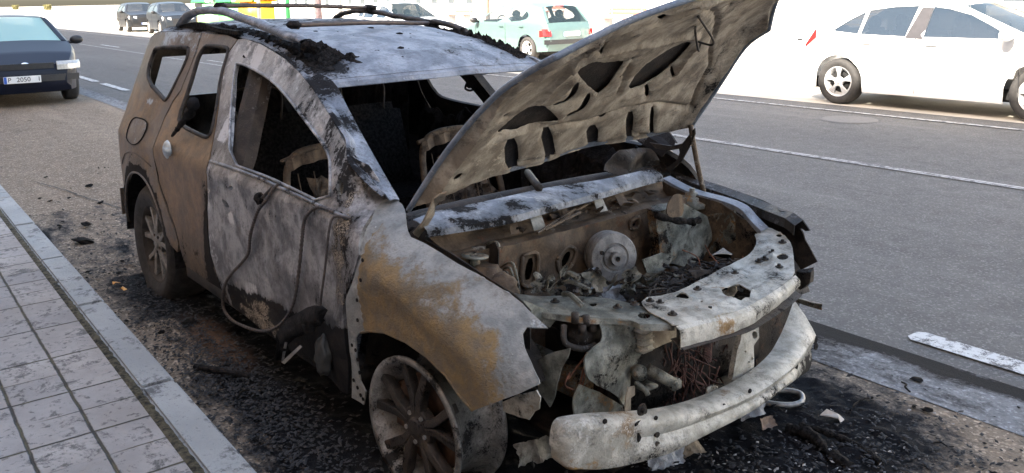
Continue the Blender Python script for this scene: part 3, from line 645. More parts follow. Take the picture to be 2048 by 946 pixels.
# ------------------------------------------------------------------ burnt car: wheels
def xf(m, M4): m.V = [M4 @ v for v in m.V]; return m
def wheel(parent, c, steer, R, rimR, width, mats, tyre=True, flat=0.0, spokes=5, style='y', outs=-1, name='wheel', sub=True, n=48):
    """outer face points along local -Y * -outs"""
    M4 = Matrix.Translation(Vector(c)) @ Matrix.Rotation(steer, 4, 'Z') @ Matrix.Scale(-1 if outs > 0 else 1, 4, (0, 1, 0))
    m = MB(); W = width
    m.ring([(rimR + .012, .0), (rimR + .012, .008), (rimR - .004, .014), (rimR - .012, .03), (rimR - .04, .06), (rimR - .045, W * .6), (rimR - .012, W - .02), (rimR + .012, W - .012), (rimR + .012, W),
            (rimR + .004, W), (rimR - .02, W - .02), (rimR - .055, W * .6), (rimR - .052, .06), (rimR - .022, .028), (rimR - .010, .0)], (0, 1, 0), (0, 0, 0), n, True)
    barrel = xf(m, M4).build(name, mats['barrel'], parent, True, mats.get('paint'))
    m = MB()
    for k in range(spokes):
        a = 2 * math.pi * k / spokes + .3
        def pt(r, da, y): return Vector((r * math.cos(a + da), y, r * math.sin(a + da)))
        if style == 'y':
            for s_ in (-1, 1):
                r0, r1, r2 = .045, rimR * .45, rimR - .012
                P = [pt(r0, s_ * .02, .012), pt(r1, s_ * .02, .012), pt(r2, s_ * .22, .012), pt(r2, s_ * .36, .012), pt(r1 * 1.05, s_ * .30, .014), pt(r0, s_ * .45, .016)]
                m.poly(P, (0, .035, 0))
        elif style == 'disc': pass
        else:
            P = [pt(.04, -.5, .015), pt(rimR * .5, -.20, .012), pt(rimR - .01, -.25, .01), pt(rimR - .01, .25, .01), pt(rimR * .5, .20, .012), pt(.04, .5, .015)]
            m.poly(P, (0, .03, 0))
    if style == 'disc': m.ring([(.001, .03), (rimR * .4, .02), (rimR * .75, .035), (rimR - .01, .02)], (0, 1, 0), (0, 0, 0), n)
    m.ring([(1e-3, .004), (.028, .006), (.032, .014), (.068, .018), (.072, .05), (1e-3, .05)], (0, 1, 0), (0, 0, 0), 20)
    xf(m, M4).build('spokes', mats['spoke'], barrel, False, mats.get('paint'), bev=.003)
    m = MB()
    for k in range(5):
        a = 2 * math.pi * k / 5 + .9; p = Vector((.05 * math.cos(a), .010, .05 * math.sin(a))); m.cyl(p, p + Vector((0, .012, 0)), .008, n=6)
    if sub: xf(m, M4).build('wheel_nuts', mats['barrel'], barrel)['kind'] = 'stuff'
    m = MB(); m.ring([(1e-3, .09), (.075, .09), (.08, .075), (rimR * .72, .075), (rimR * .72, .10), (1e-3, .10)], (0, 1, 0), (0, 0, 0), 32)
    m.rbox((-rimR * .55, .09, .02), (.07, .08, .16), .01)
    xf(m, M4).build('brake_disc', mats['disc'], barrel, True)
    if tyre:
        m = MB(); m.ring([(rimR, .0), (rimR + .03, -.014), ((R + rimR) / 2 + .01, -.022), (R - .025, -.010), (R - .006, .012), (R, .04), (R, W - .04), (R - .006, W - .012), (R - .03, W + .010), ((R + rimR) / 2, W + .02), (rimR, W)], (0, 1, 0), (0, 0, 0), 56)
        lim = -R + flat
        V = []
        for v in m.V:
            if v.z < lim + .03:
                k = min(1, (lim + .03 - v.z) / .08); y = v.y + (v.y - W / 2) * .28 * k; v = Vector((v.x * (1 + .05 * k), y, max(v.z, lim)))
            V.append(v)
        m.V = V; xf(m, M4).build('tyre', mats['tyre'], barrel, True)
    return barrel
p_w = lambda P: (.35 + .3 * nz(P, 6, 3), .12 + .3 * nz(P, 7, 1), -.05 + .2 * nz(P, 9, 2))
BM = dict(barrel=B_DARK, spoke=B_DARK, disc=simple('rusted disc', (.10, .055, .035), .7, .3, .4, 20), tyre=RUBBER, paint=p_w)
B_SPOKE = burnt('scorched alloy', (.20, .185, .17), (.33, .31, .29), metal=.5, rough=.4, s=2)
RM = dict(BM, spoke=B_SPOKE); RM['paint'] = lambda P: (-.1, -.02 + .25 * nz(P, 7, 1), -.2)
FM = dict(BM, barrel=B_SPOKE); FM['paint'] = lambda P: (.20, .28 + .35 * nz(P, 7, 1), -.10)
wheel(car, (WR[0], -.845, .285), 0, .335, .222, .20, RM, True, .05)
wheel(car, (.005, -.862, .245), R_(5), .33, .226, .20, FM, False)
wheel(car, (WR[0], .845, .285), 0, .335, .222, .20, BM, True, .05, outs=1)
wheel(car, (0, .80, .245), 0, .33, .226, .20, BM, False, outs=1)
# inner wheel house of the near front corner
m = MB(); m.add(*loft([[Vector((.0 + r * math.cos(R_(a)), y, .28 + .9 * r * math.sin(R_(a)))) for a in range(28, 191, 8)] for r, y in ((.40, -.80), (.39, -.60), (.385, -.56), (.10, -.55))]))
m.build('wheel_house', B_DARK, car, True, lambda P: (.25, .25, -.2), thick=.003)
m = MB(); m.add(*loft([[Vector((.0 + r * math.cos(R_(a)) - .02, y, .28 + .9 * r * math.sin(R_(a)))) for a in range(20, 191, 8)] for r, y in ((.41, .82), (.40, .62))])); m.build('wheel_house', B_DARK, car, True, lambda P: (.25, .25, -.2), thick=.003)
for cx in (WR[0],):
    for sg in (-1, 1):
        m = MB(); m.add(*loft([[Vector((cx + .425 * math.cos(R_(a)), sg * y, .28 + .425 * math.sin(R_(a)))) for a in range(-5, 186, 8)] for y in (.87, .80, .60)])); m.build('wheel_house', CHAR, car, True, thick=.003)
# fender's perforated rear flange
fl = [(698, 600), (706, 640), (712, 676), (714, 726), (720, 763), (731, 784), (727, 810), (706, 793), (701, 717), (698, 663)]
m = MB()
for (u, v) in [(716, 719), (712, 700), (720, 745), (722, 790), (716, 775), (727, 798), (705, 690), (708, 760), (716, 640), (722, 560), (715, 600), (726, 520)]:
    p = S2(u, v); c = Vector((p[0], -(wside(*p) + .0005), p[1])); m.cyl(c, c + Vector((0, -.003, 0)), .007, n=8)
o = m.build('bolt_holes', CHAR, fender); o['kind'] = 'stuff'
# ------------------------------------------------------------------ hood
Nn = 24
def cur(P): return spline(P, 6)
def at(L, t):
    f = max(0, min(1, t)) * (len(L) - 1); i = min(len(L) - 2, int(f)); return L[i].lerp(L[i + 1], f - i)
def even(L, n=80):
    d = [0]
    for a, b in zip(L, L[1:]): d.append(d[-1] + (b - a).length)
    out = []; j = 0
    for i in range(n + 1):
        s = d[-1] * i / n
        while j < len(d) - 2 and d[j + 1] < s: j += 1
        out.append(L[j].lerp(L[j + 1], (s - d[j]) / max(1e-9, d[j + 1] - d[j])))
    return out
HN = even(cur([(-.222, -.70, .899), (.033, -.705, 1.139), (.257, -.70, 1.315), (.40, -.695, 1.395), (.512, -.68, 1.449)]))      # near edge
HF = even(cur([T(1385, 250, 'y', .70), T(1440, 170, 'y', .70), T(1490, 95, 'y', .69), T(1537, 60, 'y', .665)]))                  # far edge
HR = even(cur([HN[0], T(862, 400, 'y', -.66), T(900, 388, 'y', -.58), T(968, 361, 'y', -.42), T(1080, 330, 'y', -.13), T(1165, 300, 'y', .10), T(1250, 285, 'y', .34), T(1310, 273, 'y', .52), T(1350, 262, 'y', .62), HF[0]]))
HT = even(cur([HN[-1], (.593, -.5, 1.536), (.668, -.3, 1.60), (.70, 0, 1.665), (.60, .3, 1.69), T(1553, 0, 'y', .56), HF[-1]]))
def hp(s, t, bulge=.045):
    R, Fp, N, G = at(HR, t), at(HT, t), at(HN, s), at(HF, s)
    P = R * (1 - s) + Fp * s + N * (1 - t) + G * t - (HN[0] * (1 - s) * (1 - t) + HN[-1] * s * (1 - t) + HF[0] * (1 - s) * t + HF[-1] * s * t)
    k = (16 * s * (1 - s) * t * (1 - t)) ** .6
    return P + Vector((-.55, 0, .8)) * bulge * k * .8
def hpo(s, t): return hp(s, t) + Vector((.55, 0, -.8)).normalized() * .030 * min(1, max(0, min(s * .78, (1 - s) * .78, t * 1.4, (1 - t) * 1.4) - .012) / .035)
def hinv(u, v):
    best = None
    for i in range(0, 21):
        for j in range(0, 21):
            a = prj(hpo(i / 20, j / 20)); d = (a[0] - u) ** 2 + (a[1] - v) ** 2
            if best is None or d < best[0]: best = (d, i / 20, j / 20)
    s, t = best[1:]
    for _ in range(12):
        a = prj(hpo(s, t)); e = 1e-3; b = prj(hpo(s + e, t)); c = prj(hpo(s, t + e))
        J = np.array([[(b[0] - a[0]) / e, (c[0] - a[0]) / e], [(b[1] - a[1]) / e, (c[1] - a[1]) / e]]); r = np.array([u - a[0], v - a[1]])
        try: q = np.linalg.solve(J, r)
        except Exception: break
        s += max(-.1, min(.1, q[0])); t += max(-.1, min(.1, q[1])); s = max(.0, min(1., s)); t = max(.0, min(1., t))
    return (s, t)
hol_px = [[(1009, 282), (1037, 279), (1038, 345), (1012, 347)], [(1083, 262), (1106, 260), (1109, 323), (1087, 327)], [(1174, 258), (1198, 252), (1196, 294), (1177, 297)],
          [(1254, 228), (1270, 224), (1266, 278), (1254, 283)], [(1302, 219), (1310, 215), (1308, 272), (1300, 275)],
          [(992, 269), (1014, 250), (1043, 224), (1082, 209), (1104, 226), (1122, 244), (1106, 248), (1072, 256), (1038, 265), (1014, 271)],
          [(1154, 141), (1189, 124), (1213, 130), (1247, 122), (1248, 131), (1203, 194), (1184, 182), (1160, 156)],
          [(1252, 187), (1279, 141), (1330, 104), (1390, 80), (1369, 112), (1335, 141), (1296, 168)],
          [(1104, 212), (1135, 202), (1150, 170), (1161, 168), (1157, 185), (1140, 204), (1111, 217)], [(1130, 233), (1160, 224), (1174, 194), (1184, 190), (1181, 209), (1164, 226), (1140, 237)],
          [(1196, 104), (1208, 85), (1218, 85), (1213, 95), (1203, 108)], [(1315, 36), (1332, 32), (1335, 36), (1320, 43)], [(1454, 11), (1468, 6), (1466, 12), (1456, 16)],
          [(1288, 175), (1297, 168), (1299, 192), (1292, 197)], [(1341, 138), (1347, 135), (1349, 153), (1344, 158)], [(906, 364), (917, 352), (928, 350), (921, 359)], [(1198, 237), (1218, 226), (1216, 233), (1203, 240)],
          [(1240, 157), (1246, 152), (1247, 157), (1242, 161)], [(1262, 118), (1269, 113), (1270, 118), (1264, 122)], [(1008, 233), (1016, 228), (1016, 234), (1009, 238)]]
SC = (.78, 1.4)                                # metres per unit of s and t
hol = [[(p[0] * SC[0], p[1] * SC[1]) for p in [hinv(*q) for q in smooth_poly([Vector((a, b)) for a, b in h], 1)]] for h in hol_px]
ridge_px = [[(872, 392), (950, 280), (1010, 195), (1120, 118), (1260, 55), (1400, 12)], [(985, 283), (1040, 262), (1110, 255), (1180, 243), (1260, 218), (1318, 208), (1385, 215)],
            [(1140, 137), (1190, 112), (1250, 98), (1330, 85), (1395, 72)], [(1203, 203), (1236, 190), (1262, 128), (1300, 105)], [(1250, 196), (1300, 178), (1350, 148), (1395, 90)],
            [(1010, 335), (1080, 322), (1180, 290), (1270, 270), (1330, 262)], [(1095, 205), (1130, 180), (1150, 160)], [(1400, 20), (1430, 60), (1420, 130), (1380, 220)], [(1080, 205), (1140, 140), (1200, 75), (1300, 28)]]
ridges = [np.array([(p[0] * SC[0], p[1] * SC[1]) for p in [hinv(*q) for q in r]]) for r in ridge_px]
hl = [np.array(resample([Vector(p) for p in h], .008)) for h in hol]
def segd(p, L):
    a = L[:-1]; b = L[1:]; d = b - a; t = np.clip(((p - a) * d).sum(1) / np.maximum((d * d).sum(1), 1e-9), 0, 1); q = a + d * t[:, None]
    return float(np.sqrt(((p - q) ** 2).sum(1)).min())
def hood_in(a, b):
    s, t = a / SC[0], b / SC[1]; P = hp(s, t)
    ed = min(s * SC[0], (1 - s) * SC[0], t * SC[1], (1 - t) * SC[1])
    pt = np.array((a, b)); h = .030 * min(1, max(0, ed - .012) / .035)
    dh_ = min(float(np.sqrt(((L - pt) ** 2).sum(1)).min()) for L in hl)
    h -= .007 * math.exp(-(dh_ / .007) ** 2)
    for i, L in enumerate(ridges): d = segd(pt, L); h += (.013 if i % 2 == 0 else -.013) * math.exp(-(d / .010) ** 2)
    h += .005 * noise.fractal(Vector((a * 9, b * 9, 0)), 1, 2, 4)
    return P + Vector((.55, 0, -.8)).normalized() * h
def p_hin(P):                                  # scorch pattern of the underside
    y, z = P[1], P[2]; n = nz(P, 5, 1)
    return (.05 + .3 * nz(P, 4, 6), -.04 + .35 * n + .30 * max(0, (z - 1.40) / .25) * (y < .25) + .28 * max(0, (y - .45) / .2) - .18 * g2(y, z, 0, 1.05, .5, .1), .10 + .3 * nz(P, 6, 9) + .25 * g2(y, z, -.25, 1.0, .35, .1))
oo = [(0.002, .002), (SC[0] - .002, .002), (SC[0] - .002, SC[1] - .002), (.002, SC[1] - .002)]
hood = panel('hood', oo, [], lambda a, b: hp(a / SC[0], b / SC[1]) + Vector((-.55, 0, .8)).normalized() * .002, B_HOOD_OUT, car, .03, .003, (-.5, 0, .8), lambda P: (0, .02, .1), off=1)
panel('hood_inner_panel', oo, hol, hood_in, B_HOOD_IN, hood, .0105, .0035, (.5, 0, -.8), p_hin, off=-1)
panel('hood_liner', [(.03, .03), (SC[0] - .03, .03), (SC[0] - .03, SC[1] - .03), (.03, SC[1] - .03)], [], lambda a, b: hp(a / SC[0], b / SC[1]) + Vector((.55, 0, -.8)).normalized() * .006, B_DARK, hood, .04, .001, (.5, 0, -.8), lambda P: (.15, .15, -.2), off=-1)  # added dark sheet behind the inner panel, makes its openings read dark
m = MB(); lp = [hp(s, .002) + Vector((0, -.004, 0)) for s in [i / 30 for i in range(31)]] + [hp(1, t) for t in [i / 40 for i in range(41)]] + [hp(1 - i / 20, .998) for i in range(21)]
m.tube(lp, .010, 8, 1); m.build('hood_hem', B_HOOD_OUT, hood, True, lambda P: (0, .0, .25))
def hpx(u, v, lift=.03):
    s, t = hinv(u, v); return hp(s, t) + Vector((.55, 0, -.8)).normalized() * lift
m = MB(); m.tube([hpx(1392, 52, .03), hpx(1380, 45, .07), hpx(1382, 72, .09), hpx(1396, 78, .05)], .004, 6); m.tube([hpx(1396, 32, .03), hpx(1412, 52, .08), hpx(1410, 66, .08), hpx(1392, 78, .04)], .004, 6)
m.build('striker_loop', B_DARK, hood, True, lambda P: (0, 0, .1))
def plate(name, px, ax, val, h, mat, parent, paint=None, sm=0, holes=(), step=.03, th=.004, warp=0):
    """plate traced on a plane square to an axis of the car"""
    i = 'xyz'.index(ax); o = [k for k in range(3) if k != i]
    f = (lambda u, v: T(u, v, ax, val(u, v) if callable(val) else val))
    P = [f(*p) for p in px]; P2 = [(p[o[0]], p[o[1]]) for p in P]
    if sm: P2 = smooth_poly([Vector(p) for p in P2], sm)
    H2 = [[(q[o[0]], q[o[1]]) for q in [f(*p) for p in hh]] for hh in holes]
    vv = val if not callable(val) else sum(p[i] for p in P) / len(P)
    def fm(a, b):
        r = [0, 0, 0]; r[o[0]] = a; r[o[1]] = b; r[i] = vv + warp * noise.fractal(Vector((a * 9, b * 9, vv)), 1, 2, 3); return r
    out = [0, 0, 0]; out[i] = 1 if ax == 'x' or ax == 'z' else -1
    return panel(name, P2, H2, fm, mat, parent, step, th, out, paint or (lambda P: (.1 + .25 * nz(P, 6, 2), .05 + .35 * nz(P, 8, 4), .05 + .3 * nz(P, 9, 1))), True)
m = MB(); a = [T(*p, 'y', -.70) for p in [(893, 383), (880, 388), (866, 397), (858, 420), (845, 445), (826, 466)]]; b = [T(*p, 'y', -.66) for p in [(890, 397), (876, 405), (869, 414), (868, 428), (855, 450), (836, 474)]]
m.strip(a, b); m.build('hinge', B_HOOD_IN, hood, True, lambda P: (.2, .0, -.1), thick=.006)
m = MB(); a = [T(*p, 'y', .64) for p in [(1300, 285), (1344, 292), (1368, 286), (1390, 256), (1391, 268), (1379, 295), (1364, 322), (1342, 343)]]; b = [T(*p, 'y', .64) for p in [(1312, 297), (1340, 301), (1356, 298), (1359, 298), (1360, 305), (1356, 318), (1346, 328), (1331, 336)]]
m.strip(a, b); m.build('hinge', B_DARK, hood, True, lambda P: (.3, .0, -.1), thick=.006)
m = MB(); m.tube([T(1381, 250, 'y', .64), T(1393, 320, 'y', .66), T(1409, 392, 'y', .70)], .011, 8, 3); m.build('hood_prop', B_BAY, hood, True, lambda P: (.1, .0, .3))
# ------------------------------------------------------------------ cowl, firewall, engine bay
p_ash = lambda P: (-.2, .24 + .5 * nz(P, 12, 3), .22 + .4 * nz(P, 7, 1))
p_bay = lambda P: (.25 + .3 * nz(P, 5, 2), .02 + .4 * nz(P, 6, 4), -.02 + .35 * nz(P, 8, 1))
def bar(name, top, bot, ax, vt, vb, depth, mat, parent, paint, rows=5, thick=.003, rough=0.004):
    """folded rail: traced upper back edge and upper front edge, then a face dropping by depth"""
    A = even(cur([T(*p, ax, vt) for p in top]), 40); B = even(cur([T(*p, ax, vb) for p in bot]), 40)
    L = [A] + [[a.lerp(b, k / 4) + Vector((0, 0, .006 * math.sin(math.pi * k / 4) + rough * nz(a + Vector((0, 0, k)), 25))) for a, b in zip(A, B)] for k in range(1, 5)]
    L.append([p + Vector((.006, 0, -.02)) for p in B]); L.append([p + Vector((-.01, 0, -depth)) for p in B])
    V, F = loft(L); return mk(name, V, F, mat, parent, True, paint, thick, 0)
cowl = bar('cowl_rail', [(826, 440), (872, 424), (998, 397), (1098, 375), (1206, 359), (1303, 337)], [(854, 462), (926, 451), (1015, 436), (1105, 411), (1206, 385), (1276, 364), (1325, 352)], 'z', .865, .835, .02, B_ROOF, car, p_ash)
B1 = even(cur([T(*p, 'z', .83) for p in [(854, 462), (926, 451), (1015, 436), (1105, 411), (1206, 385), (1276, 364), (1325, 352)]]), 40)
B0 = even(cur([T(*p, 'z', .74) for p in [(908, 512), (980, 487), (1052, 471), (1098, 458), (1167, 444), (1224, 426), (1300, 404), (1375, 387)]]), 40)
L = [B1] + [[a.lerp(b, k / 5) + Vector((-.05 * math.sin(math.pi * k / 5) + .012 * nz(a + Vector((0, 0, k * .1)), 12), 0, 0)) for a, b in zip(B1, B0)] for k in range(1, 6)]
V, F = loft(L); mk('cowl_box', V, F, B_BAY, car, True, p_bay, .003, 0)
r2 = bar('bulkhead_rail', [(897, 508), (980, 483), (1052, 467), (1098, 454), (1167, 440), (1224, 422), (1300, 400), (1375, 383)], [(903, 520), (985, 496), (1057, 481), (1103, 468), (1172, 454), (1228, 436), (1304, 414), (1379, 394)], 'z', .745, .735, .05, B_BAY, car, lambda P: (.2, .0 + .3 * nz(P, 9), .22 + .4 * nz(P, 9, 4)))
XF = .02
def fx(u): return XF
fw = plate('bulkhead', [(905, 520), (985, 496), (1057, 481), (1172, 452), (1228, 436), (1304, 414), (1372, 395), (1395, 520), (1395, 700), (1240, 760), (1020, 760), (890, 640)], 'x', -.06, 0, B_BAY, car, p_bay, 0,
           [smooth_poly([Vector(q) for q in [(1054, 518), (1070, 515), (1066, 560), (1050, 562)]], 1), smooth_poly([Vector(q) for q in [(1122, 516), (1136, 500), (1144, 508), (1136, 526), (1122, 536)]], 1), [(1265, 443), (1273, 439), (1272, 451), (1265, 454)]], .02, .004, .012)
for hh, nm in [([(1045, 512), (1075, 508), (1070, 566), (1044, 568)], 'a'), ([(1114, 520), (1134, 494), (1152, 502), (1142, 532), (1120, 545)], 'b'), ([(1261, 444), (1277, 434), (1276, 454), (1262, 458)], 'c')]:
    m = MB(); P = [T(*p, 'x', -.055) for p in hh]; m.tube(P + [P[0]], .008, 8, 4); m.build('opening_rim', B_BAY, fw, True, lambda P: (.1, .0, .25))
# brake booster: stepped drum facing forward
bc = T(1228, 515, 'x', .06); m = MB()
m.ring([(0.074, -0.08), (0.09028, -0.076), (0.09176, -0.048), (0.08732, -0.044), (0.09324, -0.036), (0.09324, -0.024), (0.08806, -0.0208), (0.08806, -0.0144), (0.09324, -0.0096), (0.09176, -0.0016), (0.08732, 0.0032), (0.0555, 0.0096), (0.0518, 0.004), (0.04588, 0.004), (0.04292, 0.0112), (0.02516, 0.0144), (0.02368, 0.036), (0.01036, 0.036), (0.00888, 0.008), (0.00074, 0.008)], (1, -.42, .10), bc, 40)
m.V = m.V; bo = m.build('brake_booster', burnt('grey scorched drum', (.20, .19, .185), (.29, .28, .27), metal=.25, rough=.5, s=3), car, True, lambda P: (.0, .05 + .25 * nz(P, 9), -.05))
bo.modifiers.new('e', 'EDGE_SPLIT').split_angle = R_(35)
m = MB(); m.cyl(bc + Vector((-.002, -.062, .03)), bc + Vector((.006, -.0655, .031)), .008); m.build('port', CHAR, bo)
# strut towers
m = MB(); tc = T(1375, 418, 'z', .72)
tm = [T(1340, 412, 'y', .50), T(1413, 432, 'y', .62)]
plate('strut_tower', [(1314, 425), (1367, 406), (1413, 432), (1428, 482), (1398, 524), (1367, 533), (1318, 520)], 'x', .05, 0, B_GREEN, car, lambda P: (.05 + .25 * (P[1] < .36), .12 + .35 * nz(P, 8, 4), .0), 0, (), .02, .05, .015)
plate('strut_tower', [(1413, 430), (1428, 482), (1398, 524), (1470, 480), (1470, 420)], 'y', .60, 0, B_GREEN, car, lambda P: (.3, .2 + .35 * nz(P, 8, 4), -.1), 0, (), .02, .01, .01)
m = MB(); c = T(1384, 402, 'z', .74)
m.ring([(.075, -.02), (.08, .0), (.045, .008), (.045, .022), (.03, .024), (.03, .036), (.012, .04), (.012, .055), (1e-3, .055)], (0, 0, 1), c, 24); m.build('strut_mount', B_GREEN, car, True, p_bay)
plate('mount_bracket', [(1333, 432), (1335, 408), (1345, 391), (1358, 387), (1367, 392), (1368, 430), (1352, 436)], 'x', .10, 0, B_BAY, car, lambda P: (.1, -.05, .1), 1)
m = MB(); m.tube([T(1312, 430, 'x', .1), T(1345, 440, 'x', .12), T(1380, 443, 'x', .13), T(1398, 440, 'x', .13)], .014, 8, 5, .6); m.tube([T(1385, 438, 'x', .14), T(1388, 450, 'x', .14)], .01); m.build('melted_pipe', CHAR_ROUGH, car, True)
# near strut tower: tan scorched dome, cap ring and black pipe bracket
m = MB(); c = T(975, 560, 'y', -.52)
for i, (u, v, r) in enumerate([(950, 556, .075), (975, 566, .085), (1000, 580, .07), (930, 545, .05)]): m.lump(T(u, v, 'y', -.54), r, (1, .8, .8), .25, 3, i)
m.build('strut_tower', B_BAY, car, True, lambda P: (.1, -.1 + .2 * nz(P, 9), .15))
m = MB(); c = T(950, 514, 'y', -.56); m.ring([(.022, 0), (.045, .0), (.047, .005), (.022, .006), (.022, 0)], (0, .1, 1), c, 28); m.cyl(c - Vector((0, 0, .03)), c, .018); m.build('filler_cap', B_GREEN, car, True, lambda P: (.3, -.2, .3))
plate('pipe_bracket', [(972, 492), (990, 484), (997, 500), (996, 540), (985, 546), (968, 536)], 'y', -.48, 0, B_DARK, car, lambda P: (0, .1, 0))
m = MB()
for k, pts in enumerate([[(975, 488), (990, 483), (999, 497), (995, 540), (1005, 532), (1027, 528), (1040, 588)], [(998, 545), (1020, 536), (1034, 590)], [(1003, 550), (1014, 545), (1022, 588)], [(903, 509), (940, 497), (975, 488)]]):
    m.tube([T(u, v, 'y', -.44 + .01 * k) for u, v in pts], .0045, 6, 4)
m.build('brake_pipe', B_GREEN, car, True, lambda P: (.2, 0, .2))
# inner aprons and upper rails
ap = plate('inner_apron', [(1325, 362), (1375, 388), (1443, 407), (1493, 440), (1516, 470), (1512, 500), (1440, 560), (1415, 560), (1325, 480)], 'y', .60, 0, B_BAY, car, lambda P: (.12, .22 + .35 * nz(P, 6, 4), -.05), 0, [[(1432, 482), (1464, 508), (1460, 521), (1420, 509)]], .02, .004, .012)
m = MB(); A = even(cur([T(u, v, 'y', .61) for u, v in [(1325, 357), (1375, 383), (1443, 402), (1480, 418), (1500, 440), (1522, 462)]]), 30); Bq = [p + Vector((.0, .05, .004)) for p in A]; Cq = [p + Vector((0, 0, -.02)) for p in A]
m.strip(Cq, A); m.strip(A, Bq); m.build('upper_rail', B_ROOF, ap, True, lambda P: (-.3, .0 + .3 * nz(P, 12), .25), thick=.003)
plate('inner_apron', [(850, 480), (900, 505), (960, 545), (1030, 590), (1060, 620), (1060, 700), (880, 640)], 'y', -.66, 0, B_DARK, car, lambda P: (.3, .2, -.2))
for sg, y in ((-1, -.42), (1, .42)):
    m = MB(); m.rbox((.06, y, .38), (.60, .07, .10), .01); m.build('chassis_leg', B_GREEN, car, True, p_bay)
# ------------------------------------------------------------------ engine and burnt leftovers
def px3(u, v, x): return T(u, v, 'x', x)
er = random.Random(3)
m = MB(); m.rbox((.22, .05, .33), (.42, .74, .26), .03); m.rbox((.20, -.02, .47), (.26, .50, .07), .02)
for i in range(16): m.lump((.05 + .36 * er.random(), -.36 + .8 * er.random(), .44 + .06 * er.random()), .03 + .04 * er.random(), (1, 1, .7), .5, 2, i)
for i in range(14):
    y = -.32 + .7 * er.random(); x = .08 + .3 * er.random(); h = .45 + .05 * er.random(); m.cyl((x, y, h), (x + er.uniform(-.02, .02), y + er.uniform(-.02, .02), h + .035 + .04 * er.random()), .010 + .014 * er.random(), n=10)
for i in range(10):
    y = -.35 + .7 * er.random(); x = .1 + .3 * er.random(); m.tube([(x, y, .50), (x + er.uniform(-.08, .08), y + .08, .53 + .03 * er.random()), (x + er.uniform(-.1, .1), y + .17, .48)], .006 + .006 * er.random(), 7, 4, .3)
m.V = [v + Vector((0, 0, .035)) for v in m.V]; eng = m.build('engine', B_DARK, car, True, lambda P: (.0, .22 + .5 * nz(P, 12, 2), .22 + .5 * nz(P, 10, 7)))
for i, (u, v, x) in enumerate([(1262, 545, .22)]):
    m = MB(); c = T(u, v, 'x', x); m.ring([(.018, -.03), (.018, -.012), (.024, -.01), (.025, 0), (.010, .002), (.009, .006), (1e-3, .006)], (.15, -.15, 1), c, 18)
    m.build('filler_cap', simple('brassy scorched cap', (.22, .17, .10), .5, .4, .4, 30), eng, True)
def crumple(m, o, e1, e2, seed, n=16, amp=.02, edge=.18):
    q = Vector((seed * 7.1, seed * 3.3, 0)); o, e1, e2 = Vector(o), Vector(e1), Vector(e2); nr = e1.cross(e2).normalized(); V = []
    for j in range(n + 1):
        for i in range(n + 1):
            a, b_ = -1 + 2 * i / n, -1 + 2 * j / n; rr = max(abs(a), abs(b_)); k = 1 + edge * noise.fractal(Vector((a * 1.7, b_ * 1.7, seed)), 1, 2, 3) * 2 * rr
            p = o + e1 * a * k + e2 * b_ * k; h = 1 - abs(noise.fractal(p * 9 + q, 1, 2, 3)) * 2.2 + .3 * noise.noise(p * 30 + q); V.append(p + nr * h * amp)
    return m.add(V, [[j * (n + 1) + i, j * (n + 1) + i + 1, (j + 1) * (n + 1) + i + 1, (j + 1) * (n + 1) + i] for j in range(n) for i in range(n)])
def shard(m, c, r, seed, flat=.12, n=7, nrm=(0, 0, 1)):
    q = random.Random(seed); a = Vector(nrm).normalized(); u = a.orthogonal().normalized(); w = a.cross(u); P = []
    for i in range(n):
        t = 2 * math.pi * i / n + q.uniform(-.3, .3); k = r * q.uniform(.45, 1.15); P.append(Vector(c) + u * math.cos(t) * k + w * math.sin(t) * k * .6 + a * q.uniform(-.3, .3) * r)
    cc_ = Vector(c) + a * r * .2; b = len(m.V); m.V += P + [cc_] + [p - a * .004 for p in P]
    m.F += [[b + i, b + (i + 1) % n, b + n] for i in range(n)] + [[b + n + 1 + i, b + n + 1 + (i + 1) % n, b + n][::-1] for i in range(n)]
def crm(name, u, v, x, w_, h_, mat, paint, seed, amp=.025, dirs=((.25, 1, .1), (-.5, .0, .8)), par=None):
    m = MB(); crumple(m, T(u, v, 'x', x), Vector(dirs[0]).normalized() * w_, Vector(dirs[1]).normalized() * h_, seed, amp=amp); return m.build(name, mat, par or car, False, paint, thick=.0015)
crm('foil_shield', 1160, 566, .20, .065, .030, B_ROOF, lambda P: (-.4, .42 + .3 * nz(P, 20), .0), 1, .022)
crm('foil_shield', 1225, 590, .25, .04, .03, B_ROOF, lambda P: (-.4, .25, .0), 2, .02)
m = MB(); q_ = random.Random(5)                # collapsed castings, hoses and brackets on top of the engine
for i in range(34):
    c = T(q_.uniform(1075, 1345), q_.uniform(552, 600), 'x', q_.uniform(.12, .32)); d = Vector((q_.uniform(-1, 1), q_.uniform(-1, 1), q_.uniform(-.3, .5))).normalized(); r = q_.uniform(.008, .022)
    if i % 3 == 0: m.ring([(1e-3, 0), (r, 0), (r * 1.1, r * .4), (r * .7, r * .6), (r * .75, r * 2), (r * .4, r * 2.1), (1e-3, r * 2.1)], d + Vector((0, 0, .8)), c, 12)
    elif i % 3 == 1: m.tube([c, c + d * .05 + Vector((0, 0, .015)), c + d * .09 + Vector((.01, .02, -.01))], r * .6, 7, 4, .4)
    else: crumple(m, c, d * .035, d.orthogonal() * .02, i, 8, .012)
m.build('engine_remains', B_GREEN, eng, False, lambda P: (-.05, .18 + .5 * nz(P, 18, 2), .1 + .5 * nz(P, 16, 7)))['kind'] = 'stuff'
m = MB()                                       # fibrous burnt insulation and wiring over the far half of the bay
for i in range(150):
    c = T(er.uniform(1270, 1480), er.uniform(515, 600), 'x', er.uniform(.2, .4)); c.z = min(c.z, .60)
    m.tube([c, c + Vector((er.uniform(-.06, .06), er.uniform(.02, .08), er.uniform(-.02, .02))), c + Vector((er.uniform(-.1, .1), er.uniform(.06, .16), er.uniform(-.04, .01)))], er.uniform(.002, .006), 5, 3, .5)
